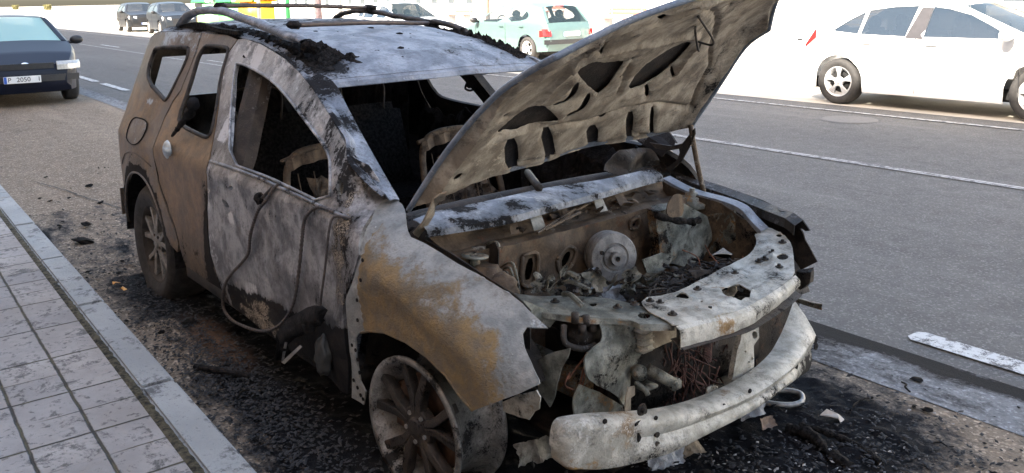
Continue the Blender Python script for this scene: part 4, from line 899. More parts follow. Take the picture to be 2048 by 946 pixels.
for i in range(26): c = T(er.uniform(1330, 1470), er.uniform(530, 580), 'x', er.uniform(.2, .36)); shard(m, c, er.uniform(.02, .05), i + 50, nrm=(er.uniform(-.5, .5), er.uniform(-.5, .5), 1))
m.build('wiring_loom', B_DARK, car, False, lambda P: (-.2, .35 + .4 * nz(P, 15, 2), .1 + .4 * nz(P, 14, 7)))['kind'] = 'stuff'
plate('battery_tray', [(1285, 520), (1325, 505), (1352, 512), (1322, 548), (1300, 560)], 'x', .16, 0, B_GREEN, car, lambda P: (-.2, .12, -.1))
m = MB()                                       # debris lying in the cowl box
for i in range(42):
    u = er.uniform(1010, 1310); v = 470 - (u - 1010) * .245 + er.uniform(-28, -2); c = T(u, v, 'z', .765 + er.uniform(0, .02)); shard(m, c, er.uniform(.012, .038), i + 90, nrm=(er.uniform(-.6, .6), er.uniform(-.6, .6), 1))
for a_, b_ in [((1075, 466), (1150, 418)), ((1090, 460), (1160, 425)), ((1118, 440), (1190, 400)), ((1108, 412), (1160, 395))]: m.tube([T(*a_, 'z', .775), T(*b_, 'z', .80)], .005, 5, 3, .3)
m.build('cowl_debris', B_BAY, cowl, False, lambda P: (-.1, .20 + .5 * nz(P, 15, 2), .15 + .5 * nz(P, 14, 7)))['kind'] = 'stuff'
for i, (a_, b_, w_p) in enumerate([((1015, 437), (1022, 470), 6), ((1058, 428), (1068, 462), 9), ((1120, 412), (1130, 440), 5), ((1185, 395), (1196, 425), 8), ((1225, 385), (1240, 412), 8)]):
    m = MB(); A = T(*a_, 'z', .815); Bp = T(*b_, 'z', .77); m.strip([A, A + Vector((0, w_p * .006, 0))], [Bp, Bp + Vector((.005, w_p * .006, 0))]); m.build('cowl_rib', B_PALE if i % 2 else B_BAY, cowl, False, p_bay, thick=.003)
# ------------------------------------------------------------------ front end
def zs(P): return .625 + .13 * P[1] ** 2
def TS(u, v, dz=0): return TF(u, v, lambda P: P[2] - zs(P) - dz, 1.2, 6)
p_front = lambda P: (.10 + .3 * nz(P, 5, 3), .02 + .35 * nz(P, 7, 5), .06 + .35 * nz(P, 4, 1))
def cpx(u, v, r, q=1.0, n=12): return [(u + r * math.cos(6.283 * k / n), v + q * r * math.sin(6.283 * k / n)) for k in range(n)]
main = [(1281, 599), (1333, 592), (1383, 569), (1436, 543), (1482, 516), (1504, 505), (1512, 492), (1513, 478), (1508, 466), (1525, 456), (1537, 450), (1565, 466), (1584, 486), (1588, 523), (1590, 550), (1562, 573), (1520, 600), (1485, 620), (1400, 642), (1352, 654), (1322, 632), (1290, 618)]
mh_ = [smooth_poly([Vector(q) for q in [(1436, 583), (1464, 567), (1484, 567), (1508, 590), (1474, 608)]], 1), cpx(1365, 596, 13, .5), cpx(1565, 516, 12, .5), cpx(1558, 470, 6, .5), cpx(1403, 606, 3, .6)]
o2 = smooth_poly([Vector(TS(*p)[:2]) for p in main], 1)
EH = [(TS(u, v)[:2], r) for u, v, r in [(1365, 596, .028), (1565, 516, .026), (1558, 470, .02), (1403, 606, .012), (1470, 587, .058), (1470, 548, .018), (1395, 579, .018), (1530, 520, .02)]]
EL = [np.array([TS(*p)[:2] for p in L_]) for L_ in ([(1300, 612), (1350, 618), (1410, 622), (1480, 596), (1530, 570), (1570, 548)], [(1390, 575), (1440, 553), (1500, 520)], [(1520, 470), (1545, 500), (1550, 540)])]
def emb(a, b):
    h = 0
    for (cx, cy), r in EH: d = math.hypot(a - cx, b - cy); h += .005 * math.exp(-((d - r - .006) / .006) ** 2)
    for i, L_ in enumerate(EL): h += (.007 if i != 1 else -.007) * math.exp(-(segd(np.array((a, b)), L_) / .012) ** 2)
    return h
plate_main = panel('radiator_support', o2, [[TS(*q)[:2] for q in h] for h in mh_], lambda a, b: (a, b, zs((a, b)) + .010 * noise.fractal(Vector((a * 6, b * 5, 0)), 1, 2, 3) + emb(a, b)), B_PALE, car, .014, .004, (0, 0, 1), p_front)
left = [(1020, 584), (1045, 592), (1110, 591), (1175, 591), (1212, 595), (1241, 601), (1270, 608), (1300, 618), (1348, 640), (1347, 649), (1286, 649), (1253, 638), (1163, 635), (1082, 623), (1045, 609), (1020, 596)]
o2 = smooth_poly([Vector(TS(*p, -.008)[:2]) for p in left], 1)
arm = panel('support_arm', o2, [[TS(*q, -.008)[:2] for q in h] for h in [cpx(1288, 631, 13, .5), cpx(1324, 633, 7, .55), cpx(1186, 609, 8, .5)]], lambda a, b: (a, b, zs((a, b)) - .008 + .006 * noise.noise(Vector((a * 9, b * 9, 0)))), B_GREEN, car, .014, .004, (0, 0, 1), lambda P: (.0, -.05 + .3 * nz(P, 8, 3), .2))
# turned-down front lip
lipp = even(cur([TS(*p) for p in [(1352, 653), (1400, 641), (1449, 629), (1485, 618), (1520, 600), (1562, 573), (1590, 551)]]), 36)
L = [lipp, [p + Vector((.014, 0, -.008)) for p in lipp]] + [[p + Vector((.020 + .004 * nz(p, 20), 0, -.008 - k * (.058 - .035 * (i / 36)) / 3)) for i, p in enumerate(lipp)] for k in (1, 2, 3)]
V, F = loft(L); mk('front_lip', V, F, B_PALE, plate_main, True, p_front, .004, 0)
m = MB()
A = [p + Vector((-.02, 0, -.045)) for p in lipp]; m.strip(A, [p + Vector((.05, 0, -.02 - .0 * i)) for i, p in enumerate(A)]); m.build('under_lip', B_DARK, plate_main, True, p_dark, thick=.003)
e2 = even(cur([TS(*p, -.008) for p in [(1045, 609), (1082, 623), (1163, 635), (1253, 638), (1286, 649), (1347, 649)]]), 24); m = MB(); m.strip(e2, [p + Vector((.004, 0, -.018)) for p in e2]); m.build('arm_edge', B_GREEN, arm, True, p_bay, thick=.003)
for u, v in [(1395, 579), (1470, 547), (1529, 518), (1518, 523), (1565, 485), (1558, 534), (1235, 615), (1345, 629), (1269, 609), (1320, 606), (1110, 604), (1300, 603), (1545, 505), (1420, 620)]:
    m = MB(); c = TS(u, v); m.ring([(.016, .001), (.014, .004), (.007, .004), (.006, .012), (1e-3, .012)], (0, 0, 1), c, 14); m.build('bolt', B_DARK, plate_main, False, lambda P: (.2, .1, .1))
# fasteners seen through the square opening
m = MB(); c = TS(1465, 588, -.07)
for i in range(5): m.lump(c + Vector((er.uniform(-.03, .03), er.uniform(-.03, .03), er.uniform(-.01, .02))), .016, (1, 1, 1.3), .5, 2, i)
m.build('bonnet_catch', B_PALE, plate_main, True, lambda P: (.2, .1, 0))
# bumper beam
def xb(y): return .60 - .42 * max(0, abs(y) - .12) ** 2 * (1.0 if y < 0 else 1.25)
def TB(u, v, d=0): return TF(u, v, lambda P: P[0] - xb(P[1]) - d, 1.2, 6)
crease = [(1150, 852), (1200, 846), (1281, 843), (1339, 838), (1408, 823), (1490, 792), (1551, 756), (1592, 717), (1628, 668)]
bottom = [(1160, 934), (1212, 934), (1286, 919), (1347, 899), (1408, 868), (1490, 826), (1540, 794), (1579, 764), (1616, 738)]
A = even(cur([TB(*p) for p in crease]), 60); Bq = even(cur([TB(*p, .012) for p in bottom]), 60)
back = [a + Vector((-.045 - .045 * max(0, min(1, (a.y + .6) / 1.1)), .0, .008 + .045 * max(0, (a.y - .40) / .2) ** 2)) for a in A]
rows = [[p + Vector((.0, 0, -.03)) for p in back], back, [b.lerp(a, .5) + Vector((0, 0, .004)) for a, b in zip(A, back)], [b.lerp(a, .9) + Vector((0, 0, .002)) for a, b in zip(A, back)], [a + Vector((.003, 0, -.006)) for a in A]]
for k in range(1, 7):
    t = k / 7; rows.append([a.lerp(b, t) + Vector((-.012 * math.exp(-((t - .45) / .16) ** 2) * (a.y > -.42) + .004, 0, 0)) for a, b in zip(A, Bq)])
rows += [Bq, [b + Vector((-.012, 0, -.006)) for b in Bq], [b + Vector((-.07, 0, .0)) for b in Bq]]
# rounded near end cap
def capx(row, n=7):
    p = row[0]; mz = .5 * (A[0].z + Bq[0].z); mx = A[0].x - .03; out = []
    for k in range(n, 0, -1):
        s_ = k / n; q = .97 * s_ ** 4; out.append(Vector((p.x + (mx - p.x) * q - .02 * s_, p.y - .050 * s_, p.z + (mz - p.z) * q)))
    return out
rows = [capx(r) + r for r in rows]
V, F = loft(rows)
beam = mk('bumper_beam', V, F, B_PALE, car, True, lambda P: (.05 + .22 * (P[1] < -.35) + .2 * nz(P, 6) + .5 * g2(P[1], P[2], -.62, .22, .06, .03), -.06 + .3 * nz(P, 7, 5) + .45 * g2(P[1], P[2], -.42, .30, .03, .05) + .25 * max(0, .27 - P[2]) / .05, .16 + .35 * nz(P, 3, 1) + .3 * g2(P[1], P[2], -.6, .33, .06, .05)), .006, -1)
def onb(u, v):
    c = TB(u, v, .004); i = min(range(61), key=lambda k_: abs(A[k_].y - c.y)); t = (A[i].z - c.z) / max(1e-3, A[i].z - Bq[i].z)
    return TB(u, v, .004 - .012 * math.exp(-((t - .45) / .16) ** 2) * (c.y > -.42))
c = onb(1383, 858); m = MB(); m.ring([(.022, 0), (.026, .004), (.031, .0)], (1, -.05, 0), c, 22); m.build('pressed_collar', B_PALE, beam, True, p_front)
m = MB()
for u, v, r, q in [(1383, 858, .021, 1), (1590, 733, .014, 1), (1287, 890, .013, 1), (1262, 884, .010, 1), (1249, 905, .006, 1), (1448, 812, .006, 1), (1618, 710, .006, 1), (1330, 874, .007, 1), (1330, 888, .007, 1), (1210, 843, .006, 1), (1312, 836, .005, 1), (1500, 782, .006, 1), (1616, 657, .010, 1), (1630, 680, .012, 1), (1632, 693, .010, 1), (1170, 858, .005, 1)]:
    c = onb(u, v); n_ = Vector((1, -.1 if v > 830 else 0, .05)); m.cyl(c - n_ * .002, c + n_ * .0015, r * 1.35, n=16)
for u, v, w_, h_ in [(1285, 868, .058, .030), (1277, 845, .04, .008)]:
    c = onb(u, v); m.box(c, (.004, w_, h_), Matrix.Rotation(R_(14), 3, 'Z'))
m.build('beam_openings', CHAR, beam)['kind'] = 'stuff'
for u, v in [(1308, 866), (1308, 885), (1283, 819)]: m = MB(); c = onb(u, v); m.ring([(.02, 0), (.018, .005), (.009, .005), (.009, .016), (1e-3, .016)], (1, 0, 0), c, 14); m.build('bolt', B_DARK, beam, False, lambda P: (.3, .2, -.1))
m = MB(); c = TB(1425, 778, -.08); m.poly([TB(*p, -.085) for p in [(1412, 790), (1415, 776), (1427, 769), (1436, 773), (1437, 784)]], (-.004, 0, 0)); m.build('tab', B_PALE, beam, False, p_front)
# uprights
ub = plate('front_upright', [(1204, 645), (1212, 641), (1281, 650), (1285, 680), (1281, 723), (1268, 745), (1261, 788), (1256, 815), (1246, 812), (1235, 790), (1175, 762), (1166, 742), (1170, 715), (1180, 700), (1200, 688), (1207, 670)], 'x', .47, 0, B_GREEN, car, lambda P: (.05, .08 + .3 * nz(P, 6, 3), .10 + .2 * nz(P, 5, 2)), 1, [cpx(1209, 749, 3), cpx(1256, 656, 3)], .016, .006, .022)
plate('bracket_strip', [(1257, 775), (1270, 772), (1270, 790), (1262, 796), (1262, 822), (1250, 822), (1252, 795)], 'x', .50, 0, B_HOOD_IN, car, p_front)
up = plate('front_upright', [(1486, 648), (1512, 640), (1518, 656), (1518, 675), (1507, 692), (1507, 738), (1500, 750), (1474, 762), (1465, 760), (1469, 731), (1474, 700), (1480, 686)], 'x', .50, 0, B_PALE, car, lambda P: (-.1, -.05 + .3 * nz(P, 9), .1), 0, [cpx(1510, 670, 5, 1.5), cpx(1490, 703, 2), cpx(1503, 717, 2, 2), cpx(1497, 724, 2)], .014, .02, .004)
m = MB()
for k in range(4): c = T(1288, 660 + 12 * k, 'x', .485); m.rbox(c, (.05, .06, .018), .008)
m.build('crash_box', B_PALE, ub, True, lambda P: (-.2, 0, .3))
plate('crash_bracket', [(1302, 652), (1353, 655), (1353, 678), (1325, 690), (1302, 701)], 'x', .50, 0, B_HOOD_IN, ub, lambda P: (.2, 0, .2), 0, (), .02, .012)
m = MB(); m.rbox(T(1162, 662, 'x', .36), (.12, .12, .08), .015); 
for u, v in [(1150, 645), (1172, 650), (1165, 668), (1185, 662)]: c = T(u, v, 'x', .43); m.cyl(c, c + Vector((.0, 0, .03)), .012, n=10)
m.tube([T(1128, 650, 'x', .40), T(1130, 685, 'x', .42), T(1165, 698, 'x', .44), T(1190, 690, 'x', .44)], .010, 8, 4)
m.build('headlamp_module', B_DARK, car, True, lambda P: (-.2, .10, .25))
plate('torn_liner', [(1000, 806), (1037, 790), (1069, 782), (1076, 779), (1084, 793), (1073, 821), (1062, 826), (1053, 842), (1030, 833), (1016, 829), (1004, 822)], 'y', -.70, 0, B_PALE, car, lambda P: (.25, .05 + .3 * nz(P, 9), -.05), 0, (), .016, .004, .02)
plate('side_bracket', [(1069, 725), (1100, 706), (1139, 697), (1132, 716), (1122, 735), (1110, 788), (1098, 815), (1080, 790), (1073, 765)], 'y', -.58, 0, B_GREEN, car, lambda P: (0, -.1, .1), 0, (), .02, .004, .012)
plate('rail_end', [(1157, 768), (1200, 785), (1246, 812), (1246, 822), (1160, 838), (1148, 840), (1145, 800)], 'x', .42, 0, B_GREEN, car, lambda P: (.2, .0, .0), 0, (), .02, .006, .01)
plate('fender_bracket', [(1045, 600), (1075, 612), (1100, 622), (1112, 640), (1100, 655), (1075, 640)], 'x', .33, 0, B_GREEN, car, lambda P: (.2, 0, 0))
# cooler remains: shredded rust-brown fins
m = MB()
for i in range(190):
    c = T(er.uniform(1330, 1432), er.uniform(675, 785), 'x', er.uniform(.36, .45)); d = Vector((er.uniform(-.02, .02), er.uniform(-.03, .03), er.uniform(-.05, .05)))
    m.tube([c, c + d + Vector((er.uniform(-.01, .02), 0, 0)), c + d * 2.2, c + d * 2.6 + Vector((.01, er.uniform(-.04, .04), -.02))], .0026, 4, 4)
for i in range(16): z = T(1415, 672, 'x', .44).z - i * .006; y = T(1405, 680, 'x', .44).y; m.tube([(.45, y - .01, z), (.46, y + .02, z + .004), (.44, y + .05, z)], .0022, 4, 3)
m.build('cooler_coil', simple('rust brown shredded fins', (.075, .034, .026), .9, 0, .7, 30), car, True)
m = MB(); m.rbox((.33, .02, .36), (.03, .80, .34), .008); m.build('radiator', simple('dark red brown core', (.028, .013, .010), 1.0, 0, .7, 60, .012, .05), car)
m = MB(); a_ = T(1296, 738, 'x', .50); b_ = T(1350, 768, 'x', .56); m.cyl(a_, b_, .019, .018, 14); m.rbox(b_, (.03, .04, .034), .006); c = T(1280, 746, 'x', .49); m.ring([(.024, -.02), (.026, 0), (.02, .012), (.008, .016), (1e-3, .016)], (.7, -.4, .2), c, 16); m.tube([T(1272, 765, 'x', .5), T(1290, 780, 'x', .54), T(1296, 790, 'x', .55)], .008, 8); m.rbox(T(1293, 772, 'x', .5), (.05, .06, .012), .003); m.build('horn', B_GREEN, car, True, lambda P: (.1, .12, .1))
m = MB()
for pts in [[(1172, 700), (1168, 760), (1152, 800), (1150, 845)], [(1178, 702), (1160, 770), (1155, 840)], [(1135, 760), (1150, 740), (1175, 705)], [(1140, 745), (1130, 770), (1148, 780)]]:
    m.tube([T(u, v, 'x', .40) for u, v in pts], .003, 5, 5)
for pts in [[(1440, 600), (1400, 560), (1470, 540), (1483, 520)], [(1365, 500), (1395, 515), (1402, 548)], [(1410, 490), (1430, 520), (1480, 560)], [(1445, 545), (1478, 525), (1486, 512)]]: m.tube([T(u, v, 'x', .22) for u, v in pts], .0025, 5, 5)
m.build('copper_wires', WIRE, car, True)['kind'] = 'stuff'
m = MB(); m.rbox((.25, .0, .17), (.5, .9, .05), .01); m.rbox((.42, -.45, .22), (.12, .25, .10), .02); m.build('subframe', B_DARK, car, True, p_dark)
plate('side_bracket', [(1592, 543), (1622, 545), (1619, 566), (1600, 580), (1585, 570)], 'y', .70, 0, B_DARK, car, p_dark, 0, (), .02, .03, .02)
m = MB(); A = [T(*p, 'y', .64) for p in [(1585, 590), (1612, 600), (1644, 609)]]; m.strip(A, [p + Vector((.0, .0, -.022)) for p in A]); m.strip(A, [p + Vector((-.03, -.02, .003)) for p in A]); m.build('fog_lamp_bracket', B_GREEN, car, False, p_bay, thick=.004)
plate('far_liner', [(1512, 640), (1560, 600), (1595, 575), (1600, 605), (1590, 650), (1540, 715), (1512, 735)], 'x', .30, 0, B_DARK, car, lambda P: (.35, .25, -.2))
# ------------------------------------------------------------------ cabin leftovers
CAB = burnt('scorched seat frame', (.09, .062, .042), (.20, .14, .09), metal=.1, rough=.65, ash=(.36, .30, .22), rust_a=(.18, .10, .055), s=2)
p_cab = lambda P: (.2, .05 + .35 * nz(P, 8, 4), .1 + .3 * nz(P, 7, 1))
def seat(sy, x0=-1.28):
    r = MB(); cy = .37 * sy; W = .23
    def P(y, h): return Vector((x0 - .02 - (h - .36) * .32, cy + y, h))
    r.tube([P(-W, .36), P(-W - .005, .60), P(-W + .01, .80), P(-W + .07, .90), P(0, .925), P(W - .07, .90), P(W - .01, .80), P(W + .005, .60), P(W, .36)], .018, 8, 5)
    o = r.build('seat_frame', CAB, car, True, p_cab)
    s_ = MB(); rows = []
    for h, a_ in ((.835, .0), (.86, .006), (.885, .0)):
        rows.append([P(W * .95 * (-1 + 2 * i / 16), h + (.035 * (1 - (abs(-1 + 2 * i / 16)) ** 2))) + Vector((.02 + .012 * math.sin(i * 1.7), 0, .0)) for i in range(17)])
    V, F = loft(rows); mk('top_plate', V, F, CAB, o, True, lambda Q: (.1, .05 + .3 * nz(Q, 9, 4), .12), .004, 0)
    w = MB()
    for i in range(5): y = W * (-.7 + 1.4 * i / 4); w.tube([P(y, .40), P(y, .82)], .003, 5, 4)
    w.tube([P(-W, .55), P(W, .55)], .004, 5); w.tube([P(-W, .68), P(W, .68)], .004, 5); w.build('springs', CAB, o, True, p_cab)
    w = MB(); crumple(w, P(.02, .60) + Vector((-.03, 0, 0)), Vector((0, .17, 0)), Vector((-.06, 0, .19)), 30 + sy, amp=.03); w.build('burnt_padding', CAB, o, False, lambda Q: (.1, .25 + .4 * nz(Q, 9, 2), -.1), thick=.002)
    w = MB(); w.tube([P(-W, .88), P(-W + .08, .90), P(-.05, .93)], .012, 6); w.rbox((x0 + .22, cy, .33), (.44, .42, .03), .01)
    for s in (-1, 1): w.rbox((x0 + .2, cy + s * .21, .40), (.46, .02, .09), .008)
    w.build('seat_base', CAB, o, True, p_cab); return o
seat(-1); seat(1)
for sy in (-1, 1):
    m = MB(); m.tube([(-2.32, .33 * sy - .12, .95), (-2.36, .33 * sy - .13, 1.12), (-2.36, .33 * sy + .13, 1.12), (-2.32, .33 * sy + .12, .95)], .007, 6); m.build('headrest_loop', B_DARK, car, True, lambda P: (0, 0, .1))
m = MB(); m.tube([(-.42, -.72, .80), (-.40, -.3, .82), (-.40, .3, .82), (-.42, .72, .80)], .028, 10, 5); m.tube([T(1055, 345, 'x', -.50), T(1078, 376, 'x', -.25)], .016, 8, 3)
for y in (-.55, -.2, .1, .5): m.lump((-.36, y, .74), .12, (.7, 1, .8), .6, 2, int(y * 10) + 9)
m.build('dash_beam', B_DARK, car, True, lambda P: (.1, .15 + .3 * nz(P, 8), .08))
m = MB(); V, F = loft([[Vector((-.33 - .06 * k, y, .80 - .16 * k + .01 * math.sin(y * 20))) for y in [-.76 + 1.52 * i / 20 for i in range(21)]] for k in range(5)]); m.add(V, F); m.build('dash_panel', CHAR_ROUGH, car, True, thick=.01)
plate('windscreen_scuttle', [(1206, 340), (1240, 300), (1300, 296), (1318, 330), (1240, 352)], 'x', -.32, 0, B_DARK, car, lambda P: (-.2, .10 + .3 * nz(P, 9), .25), 0, (), .02, .004, .04)
m = MB()
m.tube([T(934, 165, 'y', .80), T(931, 177, 'y', .80), T(940, 181, 'y', .80), T(948, 178, 'y', .79)], .007, 7); m.rbox(T(939, 168, 'y', .8), (.03, .03, .05), .006); m.build('belt_guide', CHAR, car, True)
# ------------------------------------------------------------------ roof rails and bars
def rail(pts, w, h, mat, y, name='roof_rail'):
    P = spline([T(u, v, 'y', y) for u, v in pts], 5); n = len(P); rows = []
    for a in range(9):
        t = 2 * math.pi * a / 8; rows.append([p + Vector((0, w * math.cos(t), h * math.sin(t) * (1 if 2 < i < n - 3 else .6))) + Vector((0, 0, .006 * nz(p, 9))) for i, p in enumerate(P)])
    V, F = loft(rows); V2 = V; return mk(name, V2, F, mat, car, True, lambda Q: (-.4, .12 + .3 * nz(Q, 7), .12 + .3 * nz(Q, 9, 5)), 0)
nr = rail([(362, 52), (372, 36), (392, 24), (430, 20), (480, 33), (530, 52), (575, 70), (612, 84)], .032, .022, B_ROOF, -.56)
m = MB(); m.lump(T(617, 92, 'y', -.555), .034, (1.3, .9, .8), .5, 3, 3, 2.5); m.lump(T(628, 98, 'y', -.54), .026, (1.3, .9, .8), .6, 3, 4, 2.5); m.build('melted_end_cap', CHAR_ROUGH, nr, True)
m = MB(); A = spline([T(u, v, 'y', -.56) for u, v in [(362, 52), (395, 44), (440, 56), (480, 62)]], 5); Bq = spline([T(u, v, 'y', -.56) for u, v in [(366, 56), (400, 58), (440, 64), (480, 70)]], 5)
m.strip(A, Bq); m.build('rail_foot', CHAR_ROUGH, nr, True, thick=.03)
fr = rail([(668, 40), (678, 30), (700, 24), (735, 22), (790, 32), (850, 42), (895, 48), (925, 60), (934, 68)], .024, .016, B_DARK, .56)
m = MB(); m.tube([T(*p, 'y', .56) for p in [(668, 40), (700, 42), (750, 45), (790, 46)]], .016, 8, 5, .4); m.build('rail_foot', CHAR_ROUGH, fr, True)
RB = simple('sooty brown bar', (.05, .03, .024), .6, .2, .5, 25)
for a_, b_, nm in [((440, 12), (738, 16), 0), ((588, 50), (862, 47), 1)]:
    m = MB(); A = T(*a_, 'y', -.55); Bp = T(*b_, 'y', .55); m.tube([A, A.lerp(Bp, .5) + Vector((0, 0, .008)), Bp], .012, 8, 8); cb = m.build('cross_bar', RB, car, True)
    m = MB(); m.lump(A, .032, (1.4, 1, .6), .3, 2, 1); m.build('clamp', CHAR_ROUGH, cb, True); m = MB(); m.lump(Bp, .036, (1.6, 1, .6), .4, 2, 2); m.lump(Bp + Vector((.03, 0, -.02)), .03, (1.2, 1, .6), .5, 2, 3); m.build('clamp', CHAR_ROUGH, cb, True)
cr = random.Random(11)
def residue(A, B, w_, seed, amp):
    """blistered residue: a torn, strongly folded crust lying on the roof between two points"""
    V = []; F = []; nx, ny = 90, 26; keep = {}
    for i in range(nx + 1):
        for j in range(ny + 1):
            t = i / nx; s_ = -1 + 2 * j / ny; x = A[0] + (B[0] - A[0]) * t; y = A[1] + (B[1] - A[1]) * t + s_ * w_ * (1 + .5 * noise.noise(Vector((t * 6, seed, 0))))
            p = roof_pt(x, max(-.62, min(.62, y))); p.y = y
            if abs(y) > wside(x, rz(x)) - .06: p.z -= (abs(y) - wside(x, rz(x)) + .06) * .9
            h = noise.fractal(Vector((x * 26, y * 26, seed)), .8, 2.2, 4); e = 1 - max(abs(s_), abs(2 * t - 1)) ** 3; keep[(i, j)] = e + .8 * noise.noise(Vector((x * 11, y * 11, seed + 5))) > .32
            V.append(p + Vector((.3 * amp * noise.noise(Vector((x * 40, y * 40, 1))), .3 * amp * noise.noise(Vector((x * 40, y * 40, 7))), .004 + amp * e * abs(h + .25) * 1.3)))
    for i in range(nx):
        for j in range(ny):
            if keep[(i, j)] and keep[(i + 1, j)] and keep[(i, j + 1)] and keep[(i + 1, j + 1)]: F.append([i * (ny + 1) + j, (i + 1) * (ny + 1) + j, (i + 1) * (ny + 1) + j + 1, i * (ny + 1) + j + 1])
    o = mk('charred_residue', V, F, CHAR_ROUGH, roof, False, None, .006); o['kind'] = 'stuff'
residue((-2.0, -.54), (-1.06, -.53), .075, 2, .024); residue((-1.45, -.48), (-1.12, -.44), .10, 5, .030)
residue((-1.85, .52), (-1.02, .53), .05, 8, .028); residue((-2.7, -.50), (-1.8, -.50), .06, 12, .015)
m = MB()
for i in range(130):
    x = -1.08 - 1.1 * cr.random() ** 1.2; y = cr.uniform(-.45, .5); r = cr.uniform(.002, .007) * (2.2 if i % 14 == 0 else 1); m.lump(roof_pt(x, y) + Vector((0, 0, r * .2)), r, (1.5, 1.3, .6), .6, 1, i)
o = m.build('roof_soot_flakes', CHAR, roof); o['kind'] = 'stuff'
m = MB(); m.tube([T(*p, 'y', -.87) for p in [(388, 200), (382, 222), (368, 240), (355, 258), (344, 272)]], lambda t: .022 * (1 - t) + .006, 7, 5, .7); m.build('melted_seal', CHAR, rdoor, True)
# door furniture
hx, hz = S2(337, 300); m = MB(); m.ring([(1e-3, .022), (.030, .02), (.045, .010), (.05, 0)], (0, -1, 0), (hx, -(wside(hx, hz)), hz), 24); m.rbox((hx + .05, -(wside(hx, hz) + .022), hz + .004), (.11, .016, .035), .007)
m.build('handle', simple('scorched chrome', (.42, .47, .50), .35, .6, .25, 20), rdoor, True)
fl_ = smooth_poly([Vector(p) for p in [(-2.93, .975), (-2.68, .985), (-2.60, .955), (-2.62, .87), (-2.76, .835), (-2.92, .86)]], 2)
ff = panel('fuel_flap', [tuple(p) for p in fl_], [], side(-1, 1, .006), B_TAN, quarter, .025, .006, (0, -1, 0), lambda P: (.35, .0, .42))
lip('flap_edge', [tuple(p) for p in fl_] + [tuple(fl_[0])], CHAR, quarter, off=.004, r=.004)
# gaps and creases
def line(name, P2, r, mat, parent, off=.0015): m = MB(); m.tube([Vector((x, -(wside(x, z) + off) + 0 - dent(x, z), z)) for x, z in P2], r, 5, 2); return m.build(name, mat, parent, True)
CR = simple('sooty panel crease', (.07, .05, .038), .6, .1)  # dark tone for the line laid along the panel crease
line('panel_crease', [(-3.12, .30 + .38), (-2.98, .76), (-2.70, .80), (-2.45, .76)], .003, CR, quarter)
line('panel_crease', [(-2.385, .80), (-2.345, .70), (-2.25, .605), (-2.17, .505), (-2.105, .42)], .006, CHAR, rdoor, -.004)
# hoses and cables hanging over the front door
def hang(px, r, y=-.925, corr=False, name='hose', mat=HOSE, n=6):
    P = []
    for u, v in px:
        q = TF(u, v, lambda P: P[1] + wside(P[0], P[2]) + .014, 1.2, 6.2); P.append(q)
    sp_ = spline(P, 14 if corr else n); m = MB()
    m.tube(sp_, (lambda t: r * (1 + .16 * math.sin(t * len(sp_) * 2.6))) if corr else r, 8, 2 if corr else 1); return m.build(name, mat, fdoor, True)
hang([(560, 366), (545, 380), (533, 400), (517, 420), (506, 450), (500, 475), (497, 505), (484, 525), (465, 545), (452, 565), (446, 590), (448, 618), (464, 640), (492, 654), (522, 662), (552, 655), (576, 630), (590, 595), (598, 540), (604, 480), (607, 450), (614, 430), (636, 414), (668, 424)], .0066, corr=True, name='corrugated_hose')
hang([(700, 436), (668, 434), (658, 462), (654, 500), (649, 545), (643, 590), (641, 616)], .0045, name='cable')
hang([(548, 372), (525, 395), (520, 402)], .007, name='cable')
m = MB(); c = TF(518, 398, lambda P: P[1] + wside(P[0], P[2]) + .02); m.lump(c, .026, (1, .6, 1), .6, 2, 4); m.build('melted_clip', CHAR_ROUGH, fdoor, True)
# melted door mirror dangling from its cable
m = MB(); mc = [TF(u, v, lambda P: P[1] + .93) for u, v in [(630, 616), (645, 612), (656, 620), (640, 650), (612, 668), (590, 676), (575, 690), (565, 722), (578, 700), (568, 668), (588, 640), (606, 630)]]
m.poly(mc, (0, -.03, .01))
for i, (u, v, r) in enumerate([(640, 622, .022), (620, 636, .03), (600, 645, .028), (618, 655, .03), (594, 660, .024), (634, 640, .026)]): m.lump(TF(u, v, lambda P: P[1] + .94), r, (1.1, .8, .8), .6, 2, i)
mm = m.build('melted_mirror', CHAR, car, True)
m = MB(); A = [TF(u, v, lambda P: P[1] + .95) for u, v in [(573, 672), (566, 700), (563, 724)]]; m.strip(A, [TF(u, v, lambda P: P[1] + .94) for u, v in [(577, 674), (572, 698), (568, 720)]]); m.strip([TF(563, 724, lambda P: P[1] + .95), TF(600, 690, lambda P: P[1] + .95)], [TF(569, 728, lambda P: P[1] + .95), TF(604, 694, lambda P: P[1] + .95)]); m.build('mirror_edge', STEEL, mm, False, thick=.002)
m = MB(); m.lump(TF(648, 712, lambda P: P[1] + .90), 0.065, (.6, .5, 1.15), .3, 3, 5, 1.8); m.build('mirror_shell', simple('sooty grey shell', (.05, .048, .045), .45, .1, .6, 8), mm, True)
for i, (u, v, r) in enumerate([(655, 660, .05), (668, 690, .05), (650, 740, .04)]): pass
